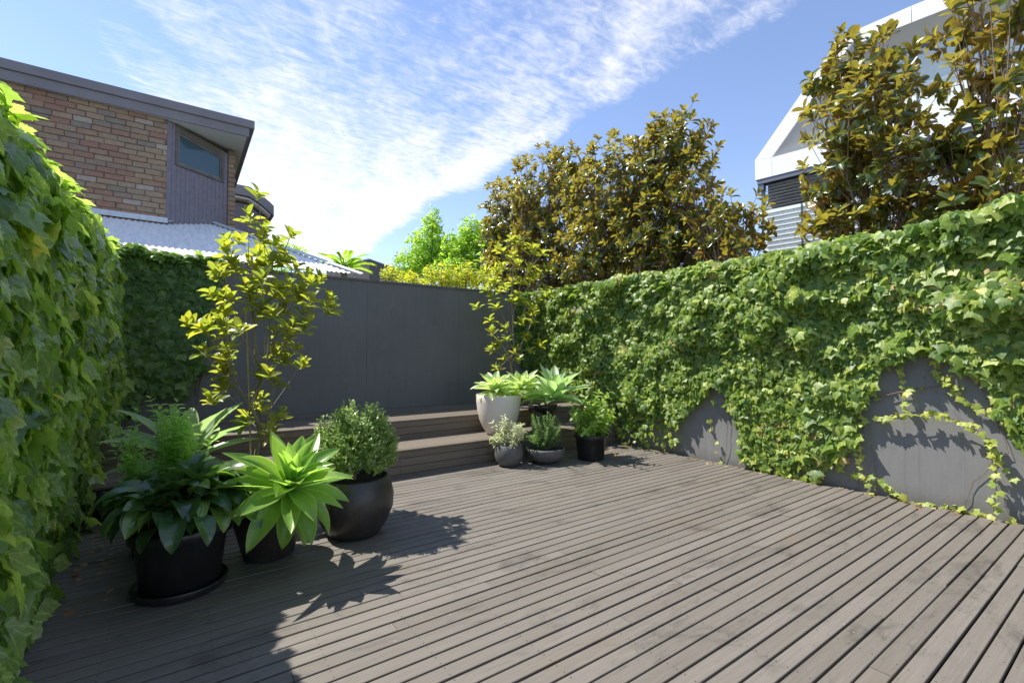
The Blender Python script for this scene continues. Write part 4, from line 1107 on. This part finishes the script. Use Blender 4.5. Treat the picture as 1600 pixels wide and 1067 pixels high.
def pane_grid(zs0, zs1, s0, s1, d, step, name, m_):
    s_ = s0
    while s_ < s1 - .05:
        e_ = min(s_ + step, s1); B = MB(); quad(B, [(s_ + .012, zs0), (e_ - .012, zs0), (e_ - .012, zs1), (s_ + .012, zs1)], .02, d); B.build(name, m_, ob); s_ = e_
pane_grid(ZT, 8.60, 1.15, 10.5, .5, 1.12, 'window_pane', M['frost'])
B = MB(); quad(B, [(1.9, 8.605), (11, 8.605), (11, 8.74), (1.9, 8.74)], .05, .47)
for k in range(9):
    s_ = 1.15 + 1.12 * (k + 1)
    for j in range(26): zz_ = ZT + .02 + j * .069; quad(B, [(s_ - .016, zz_), (s_ + .016, zz_), (s_ + .016, zz_ + .05), (s_ - .016, zz_ + .05)], .02, .475)
B.build('mullions', M['louvre'], ob)
B = MB(); quad(B, [(1.15, 7.70), (10.5, 7.70), (10.5, 7.78), (1.15, 7.78)], .012, .484); B.build('rail', M['white'], ob)
B = MB(); quad(B, [(.05, ZB - .13), (11, ZB - .13), (11, ZB - .004), (.05, ZB - .004)], .3, .02)
for j in range(9):
    z = ZB - .22 - j * .085; B.prism([O(.22, z, .05), O(9, z, .05), O(9, z + .045, .17), O(.22, z + .045, .17)], (0, 0, .012))
quad(B, [(.12, 4.9), (.2, 4.9), (.2, ZB - .14), (.12, ZB - .14)], .08, .1)
quad(B, [(.05, ZB - .3), (.2, ZB - .3), (.2, ZB - .14), (.05, ZB - .14)], .2, .04)
B.build('louvres', M['louvre'], ob)
pane_grid(3.4, 5.42, .2, 10.8, .04, .92, 'lower_pane', M['frost'])
B = MB()
for j in range(15):
    z = 3.5 + j * .13
    if z > 5.38: break
    B.prism([O(.25, z, -.01), O(9, z, -.01), O(9, z + .01, .03), O(.25, z + .01, .03)], (0, 0, .03))
B.build('blind_slats', M['white'], ob)
for k in range(10):
    s_ = 1.12 + .92 * k; B = MB(); B.prism([O(s_ - .005, 3.4, -.02), O(s_ + .005, 3.4, -.02), O(s_ + .005, 5.4, -.02), O(s_ - .005, 5.4, -.02)], ey * .01)
    for j in range(36): zz_ = 3.4 + j * .056; quad(B, [(s_ - .014, zz_), (s_ + .014, zz_), (s_ + .014, zz_ + .035), (s_ - .014, zz_ + .035)], .012, -.03)
    B.build('dotted_mullion', M['dark'], ob)
B = MB(); quad(B, [(.22, -.3), (11, -.3), (11, 3.38), (.22, 3.38)], 5, .1); quad(B, [(.22, 3.38), (11, 3.38), (11, ZT - .05), (.22, ZT - .05)], 4, .32); quad(B, [(1.4, ZT), (11, ZT), (11, 8.9), (2.3, 8.9)], 4, .55); quad(B, [(2.1, 8.95), (11, 8.95), (11, 9.38), (2.4, 9.32)], 4, .32)
B.build('wall', M['wgrey'], ob)

# orange brick wall glimpsed through the stems
tb = empty('brick_wall', (9.6, 6.6, 0), 'orange brick wall glimpsed through the bare magnolia stems', 'wall')
B = MB(); q0 = at(1105, 352, 10.5); q1 = at(1168, 352, 10.2); B.prism([(q0[0], q0[1], -.3), (q1[0], q1[1], -.3), (q1[0], q1[1], 4.1), (q0[0], q0[1], 4.25)], (.15, .2, 0)); B.build('brickwork', M['tile'], tb)

# ------------------------------------------------------------------ things beyond the back wall
def shrubmass(name, label, cat, blobs, dens, L, Wr, m, seed, T=OVALS, group=None, droop=0.0, stem=True, clump=6):
    rng = np.random.default_rng(seed); c0 = blobs[0][0]
    e = empty(name, (c0[0], c0[1], -.3), label, cat, group); P = []; D = []; N = []; B = MB()
    for cpt, R_ in blobs:
        n = int(dens * (R_[0] * R_[1] + R_[0] * R_[2] + R_[1] * R_[2]) / 3)
        d = rand_dirs(rng, n); rr = np.where(rng.random(n) < .6, rng.uniform(.75, 1.12, n), rng.uniform(.2, .8, n))
        p = np.array(cpt) + d * np.array(R_) * rr[:, None]
        for q, g in zip(p, d):
            gd = nrm(g * .5 + np.array([0, 0, .9 - droop * 1.6]) + rng.normal(0, .35, 3))
            if stem: B.tube([q - gd * L * 2.5, q], [.004, .002], 3)
            e1 = nrm(np.cross(gd, [.3, .5, .81])); e2 = np.cross(gd, e1); a0 = rng.uniform(0, 6)
            for k in range(clump):
                a = a0 + 2.4 * k; rdv = math.cos(a) * e1 + math.sin(a) * e2
                P.append(q - gd * L * .45 * k * (.6)); D.append(rdv + gd * .5 - np.array([0, 0, droop]) + rng.normal(0, .2, 3)); N.append(gd + rng.normal(0, .4, 3))
        tp = np.array(cpt)
        B.tube([(c0[0] + rng.normal(0, .05), c0[1] + rng.normal(0, .05), -.3), (tp[0], tp[1], tp[2] * .6), tp + [0, 0, R_[2] * .6]], [.05, .03, .01], 6)
    B.build('trunk', M['bark'], e)
    n = len(P); LL = rng.uniform(.7, 1.15, n) * L
    leaf_cloud('crown', T, np.array(P), D, np.array(N), LL, LL * Wr, m, e, rng, None, .3); return e
def blob(x, y, d, rx, ry, rd=None): return (at(x, y, d), (rx * d / F, (rd or rx) * d / F, ry * d / F))
GB = 'light green trees beyond the back wall'
shrubmass('tree', 'slim light green tree with a pointed top left of the magnolias', 'tree', [blob(676, 348, 15, 15, 26), blob(668, 385, 15, 32, 30), blob(655, 415, 15, 40, 26), blob(700, 400, 15, 24, 34)], 1000, .095, .6, M['birch'], 1, group=GB, droop=.35, clump=5)
shrubmass('tree', 'light green tree close against the left side of the magnolias', 'tree', [blob(736, 366, 14.5, 20, 28), blob(718, 392, 14.5, 28, 34), blob(755, 395, 14.5, 30, 50), blob(715, 425, 14.5, 44, 24)], 1000, .095, .6, M['birch'], 2, group=GB, droop=.35, clump=5)
shrubmass('hedge', 'golden yellow hedge peeping over the charcoal back wall', 'hedge', [blob(612, 426, 10.2, 20, 12), blob(645, 434, 10.1, 26, 10), blob(690, 430, 10.0, 28, 18), blob(728, 428, 9.9, 28, 20), blob(765, 432, 9.8, 26, 22), (at(700, 455, 10.1), (1.2, .3, .3))], 620, .085, .45, M['gold'], 3, clump=7)
shrubmass('tree', 'tiny green treetop showing over the corrugated roof', 'tree', [blob(440, 386, 19, 22, 9), blob(456, 392, 19, 24, 9), blob(440, 420, 19, 26, 20)], 380, .10, .5, M['birch'], 4, clump=5)
# tree fern
rng = np.random.default_rng(12); fc_ = at(538, 418, 11.5)
tfern = empty('tree_fern', (fc_[0], fc_[1], -.3), 'tree fern fronds rising behind the corrugated roof', 'tree fern')
B = MB(); B.tube([(fc_[0], fc_[1], -.3), fc_ - [0, 0, .1]], [.09, .07], 8); P = []; D = []; N = []
fr = [(500, 396), (515, 398), (572, 398), (560, 404), (582, 412), (545, 392), (528, 394), (498, 410), (580, 424), (520, 412)]
for x, y in fr:
    tip = at(x, y, 11.5 + rng.uniform(-.4, .4)); v_ = tip - fc_; mid = fc_ + v_ * .5 + [0, 0, .16]
    pts = [(1 - s_) ** 2 * fc_ + 2 * s_ * (1 - s_) * mid + s_ * s_ * tip for s_ in np.linspace(0, 1, 20)]
    B.tube(pts, list(np.linspace(.008, .002, 20)), 4)
    side = nrm(np.cross(v_, [0, 0, 1.]))
    for k in range(3, 20):
        for s2 in (-1, 1):
            for z_ in (0, .5):
                p_ = pts[k] if z_ == 0 or k == 19 else (pts[k] + pts[k - 1]) / 2
                P.append(p_); D.append(side * s2 + nrm(v_) * .45 - np.array([0, 0, .25])); N.append(np.array([0, 0, 1.]) + rng.normal(0, .1, 3))
B.build('trunk', M['bark'], tfern); n = len(P); L = np.full(n, .13)
leaf_cloud('fronds', OVALS, np.array(P), D, np.array(N), L, L * .16, M['birch'], tfern, rng)
# far dark building
fb_ = at(590, 420, 24); hb = empty('house', (fb_[0], fb_[1], 0), 'distant flat roofed dark brick building low on the horizon', 'house')
l0, l1, l2 = at(558, 409, 24), at(577, 405, 22), at(640, 412, 26)
B = MB(); B.prism([(l1[0], l1[1], -.3), (l2[0], l2[1], -.3), (l2[0], l2[1], l1[2] - .05), (l1[0], l1[1], l1[2] - .05)], (-1.2, 3, 0)); B.build('wall', M['farbrick'], hb)
B = MB(); B.prism([(l1[0] - .03, l1[1] - .06, l1[2] - .045), (l2[0], l2[1] - .06, l1[2] - .045), (l2[0], l2[1] - .06, l1[2] + .02), (l1[0] - .03, l1[1] - .06, l1[2] + .02)], (-1.2, 3.1, 0)); B.build('roof', M['fascia'], hb)
